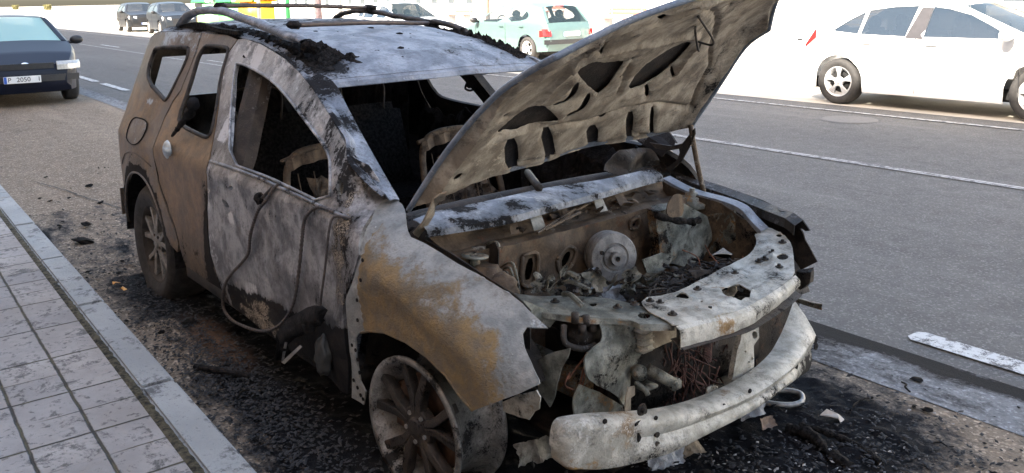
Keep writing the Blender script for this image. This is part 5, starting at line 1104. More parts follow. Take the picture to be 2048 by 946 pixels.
# ----------------------------------------------------------------other cars
def paintm(name, col, metal=.3, coat=.5):
    m = NT(name); m.b.inputs['Coat Weight'].default_value = coat; m.b.inputs['Coat Roughness'].default_value = .04
    n = m.noise(5, 6, .7); return m.set(m.mix(m.step(n, .35, .75, 0, .35), col, tuple(c * .75 + .004 for c in col)), .4, metal)
def glassm(name, col, al):
    m = NT(name); m.b.inputs['Alpha'].default_value = al; return m.set(col, .04, 0, .7)
G_CLEAR = glassm('tinted car glass', (.03, .045, .05), .45); G_TEAL = glassm('greenish windscreen', (.04, .10, .10), .6); G_DARK = glassm('dark car glass', (.02, .025, .03), .85)
TYRE = simple('tyre rubber', (.035, .033, .032), .8, 0, .2, 20); ALLOY = simple('bright alloy', (.62, .62, .62), .35, .5, .1, 10); DARKWELL = simple('wheel well', (.01, .01, .01), .9, 0, .1)
BLACKP = simple('black trim', (.018, .018, .02), .5, 0, .2, 20); LAMP_C = simple('clear lamp', (.42, .43, .42), .2, .2, .15, 25); LAMP_R = simple('red lamp', (.45, .02, .02), .2, 0, .2, 25); CHROME = simple('chrome', (.7, .7, .7), .15, 1, .05); PLATE_W = simple('plate white', (.75, .76, .76), .5, 0, .03, 8); PLATE_B = simple('plate blue', (.02, .10, .45), .5, 0, .03, 8); SEATM = simple('grey seat cloth', (.06, .075, .09), .9, 0, .2)
def text(body, size, mat, M4, parent, name='lettering'):
    c = bpy.data.curves.new(name, 'FONT'); c.body = body; c.size = size; c.extrude = .0015; c.align_x = 'CENTER'; c.align_y = 'CENTER'; c.space_word = 1.3
    o = bpy.data.objects.new(name, c); S.collection.objects.link(o); bpy.context.view_layer.update()
    me = bpy.data.meshes.new_from_object(o); bpy.data.objects.remove(o); me.transform(M4); me.materials.clear(); return link(name, me, mat, parent)
def make_car(name, loc, rz, label, sp, group=None):
    root = empty(name, loc, rz, label, 'car', group); prof = sp['prof']; W = sp['W'] / 2; belt = sp['belt']; X0 = prof[0][0]; fx_, rx_ = sp['plan']
    def w(x, z):
        b = W
        if x > fx_: b -= sp.get('fk', .22) * (x - fx_) ** 2
        if x < rx_: b -= sp.get('rk', .20) * (rx_ - x) ** 2
        if z > belt: b -= sp.get('tum', .48) * (z - belt)
        else: b -= .05 * ((belt - z) / belt) ** 2 - .012 * math.exp(-((z - belt * .62) / .05) ** 2)
        zt = topz(x); q = max(0, 1 - (zt - z) / .09)
        b -= .05 * min(1, q) ** 2
        return b
    tp = [(p[0], p[1]) for p in prof]
    def topz(x):
        best = 0
        for (a, b), (c, d) in zip(tp, tp[1:]):
            if min(a, c) - 1e-6 <= x <= max(a, c) + 1e-6 and abs(a - c) > 1e-6: best = max(best, b + (d - b) * (x - a) / (c - a))
        return best or 9
    sill = sp.get('sill', .20); r = sp['r'] + .055; wf, wr = sp['wx']
    out = tp + [(wr - r, sill + .03)] + [(wr + r * math.cos(R_(a)), sp['r'] + r * math.sin(R_(a))) for a in range(170, 9, -13)] + [(wr + r, sill)] + [(wf - r, sill)] + [(wf + r * math.cos(R_(a)), sp['r'] + r * math.sin(R_(a))) for a in range(170, 9, -13)] + [(wf + r, sill + .03)]
    wins = [smooth_poly([Vector(p) for p in q], sp.get('wsm', 1)) for q in sp['wins']]; st = sp.get('step', .07); body = None
    body = panel('body_side', out, wins, lambda x, z: (x, -w(x, z), z), sp['paint'], root, st, .01, (0, -1, 0))
    panel('body_side', out, wins, lambda x, z: (x, w(x, z), z), sp['paint'], root, st, .01, (0, 1, 0))
    for sg in (-1, 1):
        for q, qn in zip(wins, sp.get('wn', ['side_window'] * 9)): panel(qn, q, [], lambda x, z: (x, sg * (w(x, z) - .012), z), sp['glass'], root, .08, 0, (0, sg, 0))
        for gx in sp.get('gaps', []):
            m = MB(); m.tube([Vector((gx + .0 * z, sg * (w(gx, z) + .0005), z)) for z in [sill + .04 + (belt - sill - .05) * k / 8 for k in range(9)]], .005, 5, 2); m.build('door_gap', BLACKP, root)
        for hx in sp.get('handles', []): m = MB(); m.rbox((hx, sg * (w(hx, belt - .09) + .02), belt - .09), (.17, .03, .028), .01); m.build('handle', sp.get('handle_mat', sp['paint']), root)
        mx = sp['mirror']; m = MB(); m.lump((mx, sg * (W + .13), belt + .06), .10, (.75, 1.1, .75), .04, 3, 2); m.rbox((mx, sg * (W + .01), belt + .02), (.05, .16, .05), .012); m.build('mirror', sp.get('mirror_mat', sp['paint']), root, True)
    # top skin, run by run
    runs = {}
    k0 = 0; cur_k = prof[0][2]; segs = []
    for i in range(1, len(prof)):
        if prof[i - 1][2] != cur_k: segs.append((cur_k, prof[k0:i])); cur_k = prof[i - 1][2]; k0 = i - 1
    segs.append((cur_k, prof[k0:]))
    for kind, pts in segs:
        P = resample([Vector((p[0], 0, p[1])) for p in pts], .07, False); rows = []
        for i, p in enumerate(P):
            t = (P[min(i + 1, len(P) - 1)] - P[max(i - 1, 0)]).normalized(); nrm = Vector((t.z, 0, -t.x)) * (1 if sp.get('dir', 1) > 0 else -1); nrm = Vector((-abs(0), 0, 0)) + Vector((-t.z, 0, t.x)) if False else nrm
            if kind == 'glass': pass
            wid = w(p.x, p.z) - (.05 if kind in ('windscreen', 'rear_window') else 0)
            rows.append([Vector((p.x, s * wid, p.z)) + Vector((-t.z, 0, t.x)) * (-1) * sp.get('crown', .035) * (1 - s * s) for s in [-1 + 2 * j / 14 for j in range(15)]])
        V, F = loft(rows); mk(kind, V, F, sp['wglass'] if kind in ('windscreen', 'rear_window') else sp['paint'], root, True)
        if kind in ('windscreen', 'rear_window'):
            for s in (0, -1):                   # screen pillars
                m = MB()
                for sg in (-1, 1): pass
            for sg in (-1, 1):
                m = MB(); m.strip([Vector((p.x, sg * w(p.x, p.z), p.z)) for p in P], [Vector((p.x, sg * (w(p.x, p.z) - .075), p.z + .012)) for p in P]); m.build('screen_pillar', sp['paint'], root, True, thick=.012)
            m = MB(); m.strip([Vector((P[0].x, y, P[0].z + .012 + 0 * y)) for y in (-.6, 0, .6)], [Vector((P[0].x, y, P[0].z - .0)) for y in (-.6, 0, .6)])
    for wx in sp['wx']:
        for sg in (-1, 1):
            wh = wheel(root, (wx, sg * (W - .035), sp['r']), 0, sp['r'], sp['r'] * .66, .19, dict(barrel=sp.get('rim', ALLOY), spoke=sp.get('rim', ALLOY), disc=DARKWELL, tyre=TYRE), True, .008, 5, sp.get('wstyle', 'p'), outs=sg, sub=False, n=28)
    m = MB(); m.rbox((0.0, 0, sill + .08), (tp[2][0] - tp[-2][0] - .5, W * 1.55, .16), .03); m.build('underbody', DARKWELL, root)
    if sp.get('seats', True):
        for sx, sy in ((sp['seatx'], -.36), (sp['seatx'], .36), (sp['seatx'] - .85, -.36), (sp['seatx'] - .85, .36)):
            m = MB(); m.rbox((sx, sy, .78), (.14, .46, .6), .05, Matrix.Rotation(R_(-12), 3, 'Y')); m.lump((sx - .09, sy, 1.14), .13, (.55, .95, .8), .05, 3, 1); m.rbox((sx + .25, sy, .5), (.5, .46, .14), .04); m.build('seat', SEATM, root, True)
        m = MB(); m.rbox((sp['seatx'] + .75, 0, belt - .10), (.3, W * 1.7, .16), .05); m.build('dashboard', BLACKP, root, True)
        m = MB(); m.ring([(.17, 0), (.185, .012), (.17, .024), (.158, .012)], (-1, 0, .35), (sp['seatx'] + .5, .36, belt - .0), 22, True); m.build('steering_wheel', BLACKP, root, True)
    for fn in sp.get('extra', []): fn(root, w)
    return root
def front_bits(hl, grille, bump, logo=True):
    def f(root, w):
        for sg in (-1, 1):
            m = MB(); rows = []
            for z in hl['z']: rows.append([Vector((x - (.05 if z > hl['z'][1] else 0), sg * y, z)) for x, y in hl['p']])
            m.add(*loft(rows)); m.build('headlight', LAMP_C, root, True, thick=.03)
        m = MB(); m.add(*loft([[Vector((grille[0] - .10 * (y / .8) ** 2, y, z)) for y in [-grille[3] + 2 * grille[3] * k / 12 for k in range(13)]] for z in (grille[1], grille[2])])); m.build('grille', BLACKP, root, thick=.02)
        m = MB(); m.add(*loft([[Vector((bump[0] - .14 * (y / .8) ** 2, y, z)) for y in [-bump[3] + 2 * bump[3] * k / 12 for k in range(13)]] for z in (bump[1], bump[2])])); m.build('bumper_strip', BLACKP, root, thick=.03)
    return f
def plate_f(x, z, y0, txt, face=1, tilt=0):
    def f(root, w):
        m = MB(); m.rbox((x, y0, z), (.012, .52, .11), .004); pl = m.build('number_plate', PLATE_W, root)
        m = MB(); m.rbox((x + face * .002, y0 - face * .235, z), (.012, .045, .106), .003); m.build('plate_band', PLATE_B, pl)
        if txt: text(txt, .098, BLACKP, Matrix.Translation((x + face * .009, y0 + face * .02, z)) @ Matrix.Rotation(face * math.pi / 2, 4, 'Z') @ Matrix.Rotation(math.pi / 2, 4, 'X'), pl)
    return f
# dark blue saloon behind the burnt car
def sedan_extra(root, w):
    m = MB(); m.ring([(.05, 0), (.055, .004), (.04, .008), (1e-3, .008)], (1, 0, .15), (2.165, 0, .655), 20); m.V = [Vector((v.x, v.y * 1.25, v.z * 1)) for v in m.V]; m.build('emblem', CHROME, root)
    m = MB(); m.tube([(1.06, -.60, 1.0), (1.02, 0, 1.015), (.99, .55, 1.0)], .008, 5); m.build('wiper', BLACKP, root)
NAVY = paintm('navy paint', (.005, .008, .020), 0, .03); NAVY.node_tree.nodes['Principled BSDF'].inputs['Specular IOR Level'].default_value = .25; 
sedan = dict(prof=[(2.12, .24, 'nose'), (2.19, .36, 'nose'), (2.18, .55, 'nose'), (2.13, .66, 'hood'), (1.75, .82, 'hood'), (1.05, .985, 'windscreen'), (.30, 1.37, 'roof'), (-.3, 1.40, 'roof'), (-.95, 1.35, 'rear_window'), (-1.5, 1.03, 'boot'), (-2.1, .98, 'boot'), (-2.2, .75, 'boot'), (-2.18, .3, 'boot')], W=1.70, belt=.93, plan=(1.2, -1.3), r=.30, wx=(1.30, -1.28),
    wins=[[(-.28, .96), (.72, .96), (.33, 1.28), (-.25, 1.32)], [(-.40, .96), (-1.12, .97), (-.92, 1.27), (-.37, 1.32)]], paint=NAVY, glass=G_DARK, wglass=glassm('pale green screen', (.34, .55, .52), .80), mirror=.80, mirror_mat=BLACKP, seatx=-.2, gaps=[-.34, .85], handles=[-.2, -1.0], wstyle='disc', rim=BLACKP,
    extra=[front_bits(dict(z=(.575, .65, .70), p=[(2.215, .44), (2.19, .58), (2.10, .74), (1.98, .80)]), (2.20, .60, .69, .40), (2.24, .40, .50, .76)), plate_f(2.285, .45, -.07, 'P  2050   I'), sedan_extra])
make_car('parked_car', (-15.5, .10, 0), R_(-2), 'dark navy saloon with a white number plate, parked nose-on behind the burnt car', sedan)
def hatch(z=1.43, L=0):
    return [(1.93, .22, 'nose'), (2.0, .40, 'nose'), (1.98, .56, 'nose'), (1.86, .70, 'hood'), (1.2, .90, 'hood'), (.95, .96, 'windscreen'), (.15, z - .07, 'roof'), (-.45, z, 'roof'), (-1.05, z - .03, 'roof'), (-1.55, z - .12, 'rear_window'), (-1.86, .93, 'tail'), (-1.93, .78, 'tail'), (-1.97, .50, 'tail'), (-1.90, .25, 'tail')]
TEAL = paintm('pale teal paint', (.095, .155, .148), .1)
def teal_extra(root, w):
    for sg in (-1, 1):
        m = MB(); m.add(*loft([[Vector((-1.97 + .02 * k + (.10 if j else 0) * (1 if j == 2 else .3), sg * (.80 - .09 * (2 - j)), .62 + .17 * k / 3)) for j in range(3)] for k in range(4)])); m.build('tail_light', LAMP_R, root, True, thick=.03)
        m = MB(); m.add(*loft([[Vector((-1.95 + .25 * j, sg * (w(-1.9 + .25 * j, .7) + .004), .62 + .15 * k / 2 - .02 * j)) for j in range(2)] for k in range(3)])); m.build('tail_light', LAMP_R, root, True, thick=.01)
    m = MB(); m.add(*loft([[Vector((-2.03 + .12 * (y / .8) ** 2, y, z)) for y in [-.8 + 1.6 * k / 12 for k in range(13)]] for z in (.42, .53)])); m.build('bumper_strip', BLACKP, root, True, thick=.03)
    m = MB(); m.tube([(-1.80, -.0, 1.0), (-1.77, .2, 1.06), (-1.78, .42, 1.04)], .012, 5); m.build('wiper', BLACKP, root)
    m = MB(); m.rbox((-1.53, 0, 1.335), (.05, .26, .03), .008); m.build('brake_light', LAMP_R, root)
teal = dict(prof=hatch(1.43), W=1.66, belt=.93, plan=(1.0, -1.2), fk=.2, rk=.22, r=.30, wx=(1.22, -1.22), wins=[[(-.30, .95), (.82, .95), (.25, 1.30), (-.28, 1.34)], [(-.44, .95), (-1.15, 1.0), (-1.28, 1.12), (-.95, 1.30), (-.42, 1.345)]], paint=TEAL, glass=G_CLEAR, wglass=G_CLEAR, mirror=.82, mirror_mat=BLACKP, seatx=-.15, gaps=[-.37, .95], handles=[-.22, -1.05], wstyle='p', rim=simple('dull steel rim', (.45, .45, .44), .5, .3), extra=[teal_extra, plate_f(-2.01, .66, 0, '', -1)])
make_car('parked_car', (-16.05, 12.05, 0), math.pi, 'pale teal hatchback seen from behind across the street, left of the raised hood', teal)
WHITE = paintm('white paint', (.80, .80, .79), 0)
def white_extra(root, w):
    for sg in (-1, 1):
        m = MB(); m.add(*loft([[Vector((-1.90 + .10 * j, sg * (w(-1.88 + .10 * j, .85) + .006), .80 + .07 * j + (.03 + .05 * j) * k)) for j in range(3)] for k in range(2)])); m.build('tail_light', LAMP_R, root, True, thick=.012)
    m = MB(); m.tube([(-1.98, 0, .92), (-2.2, -.12, .90), (-2.40, -.2, .86)], .008, 6); m.rbox((-2.38, -.2, .86), (.16, .04, .03), .01); m.build('rear_wiper', BLACKP, root)
    m = MB(); m.poly([(-1.62, -.66, 1.30), (-1.50, -.64, 1.345), (-1.88, -.70, 1.10)], (0, .01, 0)); m.build('spoiler_fin', simple('grey fin', (.25, .25, .3), .5), root)
    for sg in (-1, 1): m = MB(); m.strip([Vector((-.34, sg * (w(-.3, .97) + .006), .97)), Vector((-.22, sg * (w(-.22, 1.36) + .006), 1.36))], [Vector((-.10, sg * (w(-.1, .96) + .006), .96)), Vector((-.07, sg * (w(-.07, 1.36) + .006), 1.36))]); m.build('door_pillar', simple('grey pillar film', (.022, .02, .024), .5), root, thick=.004)
wsp = dict(prof=[(2.12, .22, 'nose'), (2.2, .40, 'nose'), (2.17, .60, 'nose'), (2.0, .76, 'hood'), (1.35, .95, 'hood'), (1.15, 1.0, 'windscreen'), (.25, 1.37, 'roof'), (-.3, 1.46, 'roof'), (-.8, 1.44, 'roof'), (-1.5, 1.30, 'rear_window'), (-1.95, 1.02, 'tail'), (-2.05, .85, 'tail'), (-2.08, .5, 'tail'), (-2.0, .28, 'tail')], W=1.78, belt=.98, plan=(1.2, -1.2), r=.325, wx=(1.30, -1.32),
    wsm=0, wins=[[(-.10, .985), (1.02, .985), (1.0, 1.0), (.70, 1.15), (.42, 1.275), (.15, 1.345), (-.07, 1.375)], [(-.34, .985), (-.99, 1.0), (-.95, 1.325), (-.60, 1.37), (-.27, 1.385)], [(-1.03, 1.003), (-1.40, 1.035), (-1.42, 1.055), (-1.20, 1.20), (-.995, 1.31)]], paint=WHITE, glass=glassm('grey blue glass', (.014, .024, .036), .95), wglass=G_CLEAR, mirror=.98, seatx=-.15, gaps=[-.2, 1.1], handles=[0.02, -.9], extra=[white_extra])
make_car('parked_car', (-3.46, 9.83, 0), R_(0), 'white hatchback in full sun at the right edge, side on', wsp)
SILV = paintm('silver white paint', (.55, .57, .58), .1)
w2 = dict(wsp, prof=hatch(1.47), paint=SILV, belt=.95, wx=(1.22, -1.22), extra=[front_bits(dict(z=(.56, .64, .72), p=[(1.98, .5), (1.93, .62), (1.80, .74)]), (2.0, .5, .58, .45), (2.02, .28, .36, .7))])
make_car('parked_car', (-22.6, 12.2, 0), R_(0), 'silver-white car parked behind the roof bars of the burnt car', w2)
BLK = paintm('dark metallic paint', (.012, .013, .015), .0, .15)
suv = dict(prof=[(2.05, .28, 'nose'), (2.14, .45, 'nose'), (2.12, .70, 'nose'), (2.0, .92, 'hood'), (1.25, 1.06, 'hood'), (1.02, 1.10, 'windscreen'), (.35, 1.50, 'roof'), (-.3, 1.58, 'roof'), (-1.3, 1.54, 'roof'), (-1.7, 1.46, 'rear_window'), (-2.05, 1.1, 'tail'), (-2.15, .7, 'tail'), (-2.1, .32, 'tail')], W=1.80, belt=1.05, plan=(1.3, -1.3), r=.345, wx=(1.32, -1.34), step=.1,
    wins=[[(-.2, 1.07), (.95, 1.07), (.5, 1.40), (-.18, 1.47)], [(-.32, 1.07), (-1.5, 1.12), (-1.3, 1.42), (-.3, 1.475)]], paint=BLK, glass=G_DARK, wglass=G_DARK, mirror=.92, mirror_mat=BLACKP, seatx=-.2, seats=False, gaps=[-.26, 1.05], sill=.26,
    extra=[front_bits(dict(z=(.70, .78, .86), p=[(2.12, .46), (2.06, .66), (1.9, .84)]), (2.17, .50, .80, .42), (2.19, .32, .42, .7)), plate_f(2.22, .46, 0, '')])
make_car('parked_car', (-50.4, 11.15, 0), R_(-4), 'dark grey crossover parked far off, left of the two in the sun', suv)
suv2 = dict(suv, paint=paintm('steel blue paint', (.014, .018, .024), .0, .15))
make_car('parked_car', (-43.9, 11.1, 0), R_(-4), 'steel blue off-roader with pale side stripes, nearer of the two far cars', suv2)
# ----------------------------------------------------------------far street furniture
def at_px(u, depth_y, z=0):                    # world point on the sight column u at a given y
    d = RW.T @ np.array([(u - PX) / FOC, 0 / FOC - (PY - 0) / FOC * 0 + (10 - PY) / FOC, 1.0]); P = CW + d * (depth_y - CW[1]) / d[1]; return Vector((P[0], P[1], z))
WOODR = simple('red brown bench slats', (.30, .11, .07), .6, 0, .2); IRON = simple('grey iron', (.28, .28, .28), .5, .3, .1); WOODY = simple('pale wood', (.5, .36, .18), .7, 0, .2)
def bench(u, y, label, mat=WOODR, rz=0, L=1.9):
    p = at_px(u, y, .115); r = empty('park_bench', p, rz, label, 'bench', 'benches on the far pavement')
    m = MB(); 
    for k in range(3): m.rbox((0, -.22 + .16 * k, .45), (L, .12, .035), .008)
    m.build('seat', mat, r); m = MB()
    for k in range(2): m.rbox((0, .26 + .03 * k, .66 + .17 * k), (L, .03, .13), .008)
    m.build('backrest', mat, r)
    for s in (-1, 1): m = MB(); m.rbox((s * L * .4, 0, .22), (.06, .5, .44), .01); m.rbox((s * L * .4, .25, .6), (.05, .05, .5), .01); m.build('leg', IRON, r)
bench(918, 26, 'red brown slatted bench beyond the silver-white car'); bench(1245, 24, 'red brown bench nearest the left edge of the raised hood', L=2.2); bench(1105, 34, 'small far bench above the teal hatchback'); bench(1735, 22, 'slatted bench beyond the roof of the white hatchback', WOODY)
def container(u, y, label, mat, trim, kind='recycling container'):
    p = at_px(u, y, .115); r = empty('recycling_container', p, R_(8), label, 'container')
    m = MB(); m.rbox((0, 0, .78), (1.7, 1.3, 1.3), .12, taper=1) if False else m.rbox((0, 0, .78), (1.7, 1.3, 1.3), .12); m.build('body', mat, r, True)
    m = MB(); m.add(*loft([[Vector((x, .72 * math.cos(a), 1.42 + .32 * math.sin(a))) for a in [math.pi * k / 10 for k in range(11)]] for x in (-.88, .88)])); m.build('lid', trim, r, True, thick=.03)
    m = MB(); m.rbox((0, -.68, 1.25), (.9, .06, .22), .02); m.build('slot', BLACKP, r)
    for s in (-1, 1): m = MB(); m.rbox((s * .7, 0, .06), (.14, 1.1, .12), .02); m.build('foot', BLACKP, r)
    m = MB(); m.rbox((.0, -.66, .75), (1.5, .03, .12), .01); m.build('band', trim, r)
GREEN = simple('green container plastic', (.16, .55, .18), .5, 0, .1); GREEND = simple('dark green lid', (.02, .22, .06), .5, 0, .1); YEL = simple('yellow container plastic', (.80, .50, .02), .5, 0, .1)
container(470, 15.2, 'pale green recycling container with a dark green lid', GREEN, GREEND)
container(418, 15.6, 'green recycling container leftmost of the row by the far kerb', simple('pale green plastic', (.40, .70, .38), .5, 0, .1), GREEND)
container(512, 15.2, 'yellow recycling container beside the green ones', YEL, simple('amber lid', (.7, .35, .02), .5, 0, .1))
def post(u, y, h, r_, mat, label, nm='post'):
    p = at_px(u, y, .115); rt = empty(nm, p, 0, label, 'post'); m = MB(); m.cyl((0, 0, 0), (0, 0, h), r_, r_ * .8, 14); m.build('shaft', mat, rt, True); m = MB(); m.cyl((0, 0, 0), (0, 0, .12), r_ * 1.8, r_ * 1.4, 14); m.build('base', mat, rt, True)
    m = MB(); m.lump((0, 0, h), r_ * 1.3, (1, 1, .6), 0, 2); m.build('cap', mat, rt, True)
post(517, 14.2, 5.5, .09, IRON, 'grey steel lamp column in front of the yellow container'); post(575, 14.4, 4.2, .11, GREEND, 'dark green round post right of the yellow container'); post(636, 14.2, 4.6, .16, simple('purple grey post', (.17, .12, .13), .7), 'thick purple grey post behind the roof rack'); post(680, 15, 5, .10, IRON, 'slender pale post right of the thick purple grey one')
LEAF = [simple('olive leaves', (.11, .10, .03), .7, 0, .4, 3), simple('dry leaves', (.22, .17, .07), .7, 0, .4, 3)]; BARK = simple('bark', (.12, .09, .07), .9, 0, .3, 8)
def tree(u, y, h, r_, label, seed, mat, x=None, cat='tree', leaves=1600):
    p = at_px(u, y, .115) if x is None else Vector((x, y, .115)); rt = empty('tree', p, 0, label, cat, None); q = random.Random(seed); m = MB()
    m.tube([(0, 0, 0), (.05, .02, h * .3), (0, .06, h * .62)], lambda t: .14 * (1 - .6 * t), 8); tips = []
    for i in range(9):
        a = q.uniform(0, 6.28); b = Vector((0, .03, h * q.uniform(.28, .6))); e = b + Vector((math.cos(a) * r_ * .75, math.sin(a) * r_ * .75, h * q.uniform(.12, .34))); m.tube([b, b.lerp(e, .5) + Vector((0, 0, .1)), e], lambda t: .05 * (1 - .8 * t), 6, 4); tips += [e, b.lerp(e, .6)]
    m.build('trunk', BARK, rt, True); V = []; F = []
    for i in range(leaves):
        c = q.choice(tips) + Vector((q.gauss(0, 1), q.gauss(0, 1), q.gauss(0, .8))) * r_ * .26; d = Vector((q.gauss(0, 1), q.gauss(0, 1), q.gauss(0, 1))).normalized(); e = d.orthogonal().normalized() * .07 * q.uniform(.6, 1.3); f = d.cross(e) * .6; b = len(V); V += [c - e, c - f, c + e, c + f]; F.append([b, b + 1, b + 2, b + 3])
    mk('crown', V, F, mat, rt, False)
tree(975, 30, 3.4, 1.1, 'small yellowish street tree beyond the red brown bench', 3, LEAF[1]); tree(1790, 26, 3.8, 1.3, 'bare yellowish tree above the white hatchback', 8, LEAF[1])
def hedge(u, y, L, label, seed):
    p = at_px(u, y, .115); rt = empty('hedge', p, 0, label, 'hedge'); q = random.Random(seed); V = []; F = []
    for i in range(2600):
        c = Vector((q.uniform(-L / 2, L / 2), q.gauss(0, .25), 1.3 * q.random() ** .7 + .1 * math.sin(i))); d = Vector((q.gauss(0, 1), q.gauss(0, 1), q.gauss(0, 1))).normalized(); e = d.orthogonal().normalized() * .10; f = d.cross(e) * .7; b = len(V); V += [c - e, c - f, c + e, c + f]; F.append([b, b + 1, b + 2, b + 3])
    mk('foliage', V, F, LEAF[0], rt); m = MB()
    for i in range(14): x = -L / 2 + L * (i + .5) / 14; m.tube([(x, 0, 0), (x + .1, 0, .5), (x, .05, 1.1)], .025, 5, 3)
    m.build('stems', BARK, rt)
hedge(30, 40, 8, 'low olive hedge at the far left, left of the gap', 1); hedge(95, 38, 6, 'low olive hedge at the far left, right of the gap', 2)
# ----------------------------------------------------------------burnt bits on the ground
fr_ = random.Random(21)
protos = []
for i in range(7):
    m = MB()
    if i < 4: m.lump((0, 0, .3), .5, (1.3, 1, .55), .9, 2, i + 30, 1.6)
    elif i < 6: shard(m, (0, 0, .25), .7, i + 300); shard(m, (.2, .1, .1), .5, i + 320)
    else: m.tube([(-1.2, 0, .1), (-.4, .3, .25), (.4, -.1, .15), (1.1, .2, .08)], .10, 5, 3, .7)
    me = bpy.data.meshes.new('charred_fragment'); me.from_pydata([tuple(v) for v in m.V], [], m.F); me.materials.append(CHAR_ROUGH); me.update(); protos.append(me)
def frag(x, y, s, k=None, z=.008):
    o = bpy.data.objects.new('charred_fragment', protos[fr_.randrange(7) if k is None else k]); S.collection.objects.link(o); o.location = (x, y, z); o.scale = (s, s, s * fr_.uniform(.5, 1)); o.rotation_euler = (fr_.uniform(-.2, .2), fr_.uniform(-.2, .2), fr_.uniform(0, 6.28))
    tag(o, 'black charred fragment scattered on the ground beside the burnt car', 'debris', 'charred fragments around the burnt car')
for i in range(110): frag(-2.9 - 4.2 * fr_.random() ** 1.5, fr_.uniform(-1.22, .9), .010 + .03 * fr_.random() ** 3)
for i in range(70): frag(fr_.uniform(-2.6, -.2), -.90 - .32 * fr_.random(), .008 + .022 * fr_.random() ** 2)
for i in range(80): frag(fr_.uniform(.45, 1.6), fr_.uniform(-.95, 1.3), .010 + .035 * fr_.random() ** 2)
for p_, s, k in [((165, 488), .16, 0), ((180, 375), .09, 1), ((100, 405), .05, 2), ((60, 243), .05, 6), ((172, 455), .10, 3), ((80, 400), .04, 1), ((225, 280), .04, 5), ((300, 620), .06, 2), ((380, 650), .09, 0), ((470, 665), .10, 1), ((420, 745), .12, 6), ((500, 790), .10, 6), ((440, 770), .05, 2)]:
    q = TW(*p_); frag(q.x, q.y, s * .6, k)
def litter(name, n, box, mat, sz, seed, label, flat=.3):
    q = random.Random(seed); m = MB()
    for i in range(n):
        x = q.gauss(box[0], box[2]); y = q.gauss(box[1], box[3]); r = sz * q.uniform(.4, 1.6)
        if y > 1.5 or y < -1.27 or (y > 1.05 and q.random() < .8): continue
        b = len(m.V); a = q.uniform(0, 6.28); e = Vector((math.cos(a), math.sin(a), q.uniform(-.3, .5))) * r * q.uniform(1, 2.4); f = Vector((-math.sin(a), math.cos(a), q.uniform(-.3, .5))) * r; c = Vector((x, y, .012 + r * q.uniform(0, 1.4))); up = Vector((0, 0, r * .5))
        m.V += [c - e, c - f, c + e, c + f, c + up]; m.F += [[b, b + 1, b + 4], [b + 1, b + 2, b + 4], [b + 2, b + 3, b + 4], [b + 3, b, b + 4]]
    o = m.build(name, mat); tag(o, label, 'ash', None, 'stuff')
litter('black_ash', 4500, (.82, -.05, .24, .50), simple('black ash flakes', (.014, .014, .016), .8, 0, .7, 30), .0055, 1, 'heap of black ash and flakes in front of the burnt bumper')
litter('pale_ash', 900, (.80, -.15, .22, .38), simple('pale ash flakes', (.22, .21, .20), .8, 0, .6, 30), .0038, 2, 'pale grey ash and foil flakes under the front beam')
litter('black_ash', 5000, (-1.2, -1.02, .9, .12), simple('black ash flakes', (.02, .02, .022), .8, 0, .7, 30), .005, 3, 'black ash and crumbs along the kerb side of the burnt car')
litter('black_ash', 3500, (-3.2, -.3, .8, .5), simple('black ash flakes', (.02, .02, .022), .8, 0, .7, 30), .006, 4, 'black crumbs strewn behind the burnt car')
def loose(name, label, cat, m, mat, **k): return tag(m.build(name, mat, None, **k), label, cat)
q = TW(1565, 800); m = MB(); m.tube([q + Vector((-.12, -.15, .02)), q + Vector((-.03, .0, .03)), q + Vector((.04, .05, .03)), q + Vector((.08, .01, .02)), q + Vector((.06, -.06, .02)), q + Vector((-.03, -.12, .02))], .011, 8, 6); loose('hose_loop', 'pale bent hose loop lying under the right end of the front beam', 'hose', m, STEEL, smooth=True)
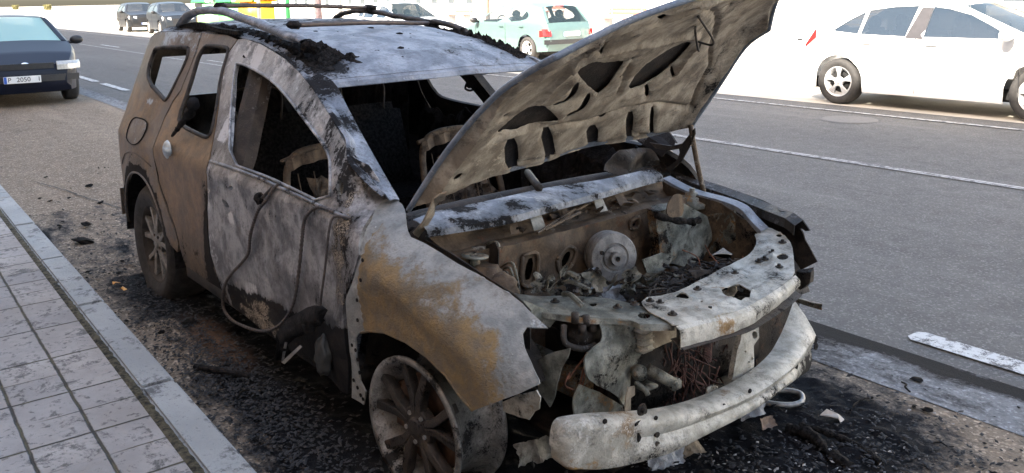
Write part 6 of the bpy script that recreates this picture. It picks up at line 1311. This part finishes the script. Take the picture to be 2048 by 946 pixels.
q = TW(1673, 847); m = MB(); shard(m, q + Vector((0, 0, .03)), .055, 77, nrm=(.3, .1, 1)); loose('pale_shard', 'small pale upright shard on the soot at right', 'shard', m, simple('pale shard', (.42, .38, .34), .7))
for i, (u, v, r, c_, lab) in enumerate([(1370, 912, .075, (.16, .125, .09), 'tan scorched plate leaning below the middle of the front beam'), (1330, 930, .09, (.28, .28, .29), 'grey curved plate at the bottom edge under the front beam'), (1070, 925, .08, (.26, .245, .23), 'pale torn plate on the ground between front wheel and beam'), (1500, 835, .07, (.30, .30, .31), 'crumpled grey foil strip under the front beam'), (1535, 865, .04, (.17, .12, .09), 'small brown metal scrap on the ash')]):
    q = TW(u, v); m = MB(); crumple(m, q + Vector((0, 0, .04)), Vector((.3, .9, .1)).normalized() * r * .8, Vector((-.5, .1, .75)).normalized() * r * .5, 40 + i, amp=.02, edge=.12); loose('scrap_plate', lab, 'scrap', m, burnt('scrap metal', c_, tuple(k * 1.5 for k in c_), s=3))
for i, (A, lab) in enumerate([([(1575, 868), (1620, 885), (1660, 915), (1700, 944)], 'thick charred strip twisting across the soot at the lower right'), ([(1600, 862), (1650, 880), (1720, 900), (1760, 935)], 'thin charred strip beside the thicker twisting one'), ([(1700, 830), (1720, 815), (1745, 800)], 'fine bent wire on the soot at right')]):
    m = MB(); m.tube([TW(*p) + Vector((0, 0, .02 + .012 * math.sin(k * 2))) for k, p in enumerate(A)], [.022, .012, .004][i], 7, 7, .8); loose('charred_strip', lab, 'strip', m, CHAR_ROUGH, smooth=True)
q = TW(455, 762); m = MB(); m.tube([TW(392, 742) + Vector((0, 0, .02)), TW(430, 752) + Vector((0, 0, .03)), TW(500, 762) + Vector((0, 0, .02))], .014, 6, 5, .6); loose('charred_strip', 'black melted strip on the ground below the front door', 'strip', m, CHAR, smooth=True)
for i, (u, v) in enumerate([(232, 572), (246, 583)]):  # amber shards stand in for a small patch of sun on the ground
    q = TW(u, v); m = MB(); shard(m, q + Vector((0, 0, .02)), .03, 500 + i); loose('amber_fragment', ['amber lamp fragment by the rear wheel, the one nearer the kerb', 'amber lamp fragment by the rear wheel, the smaller one'][i], 'fragment', m, simple('amber plastic', (.75, .38, .10), .4))
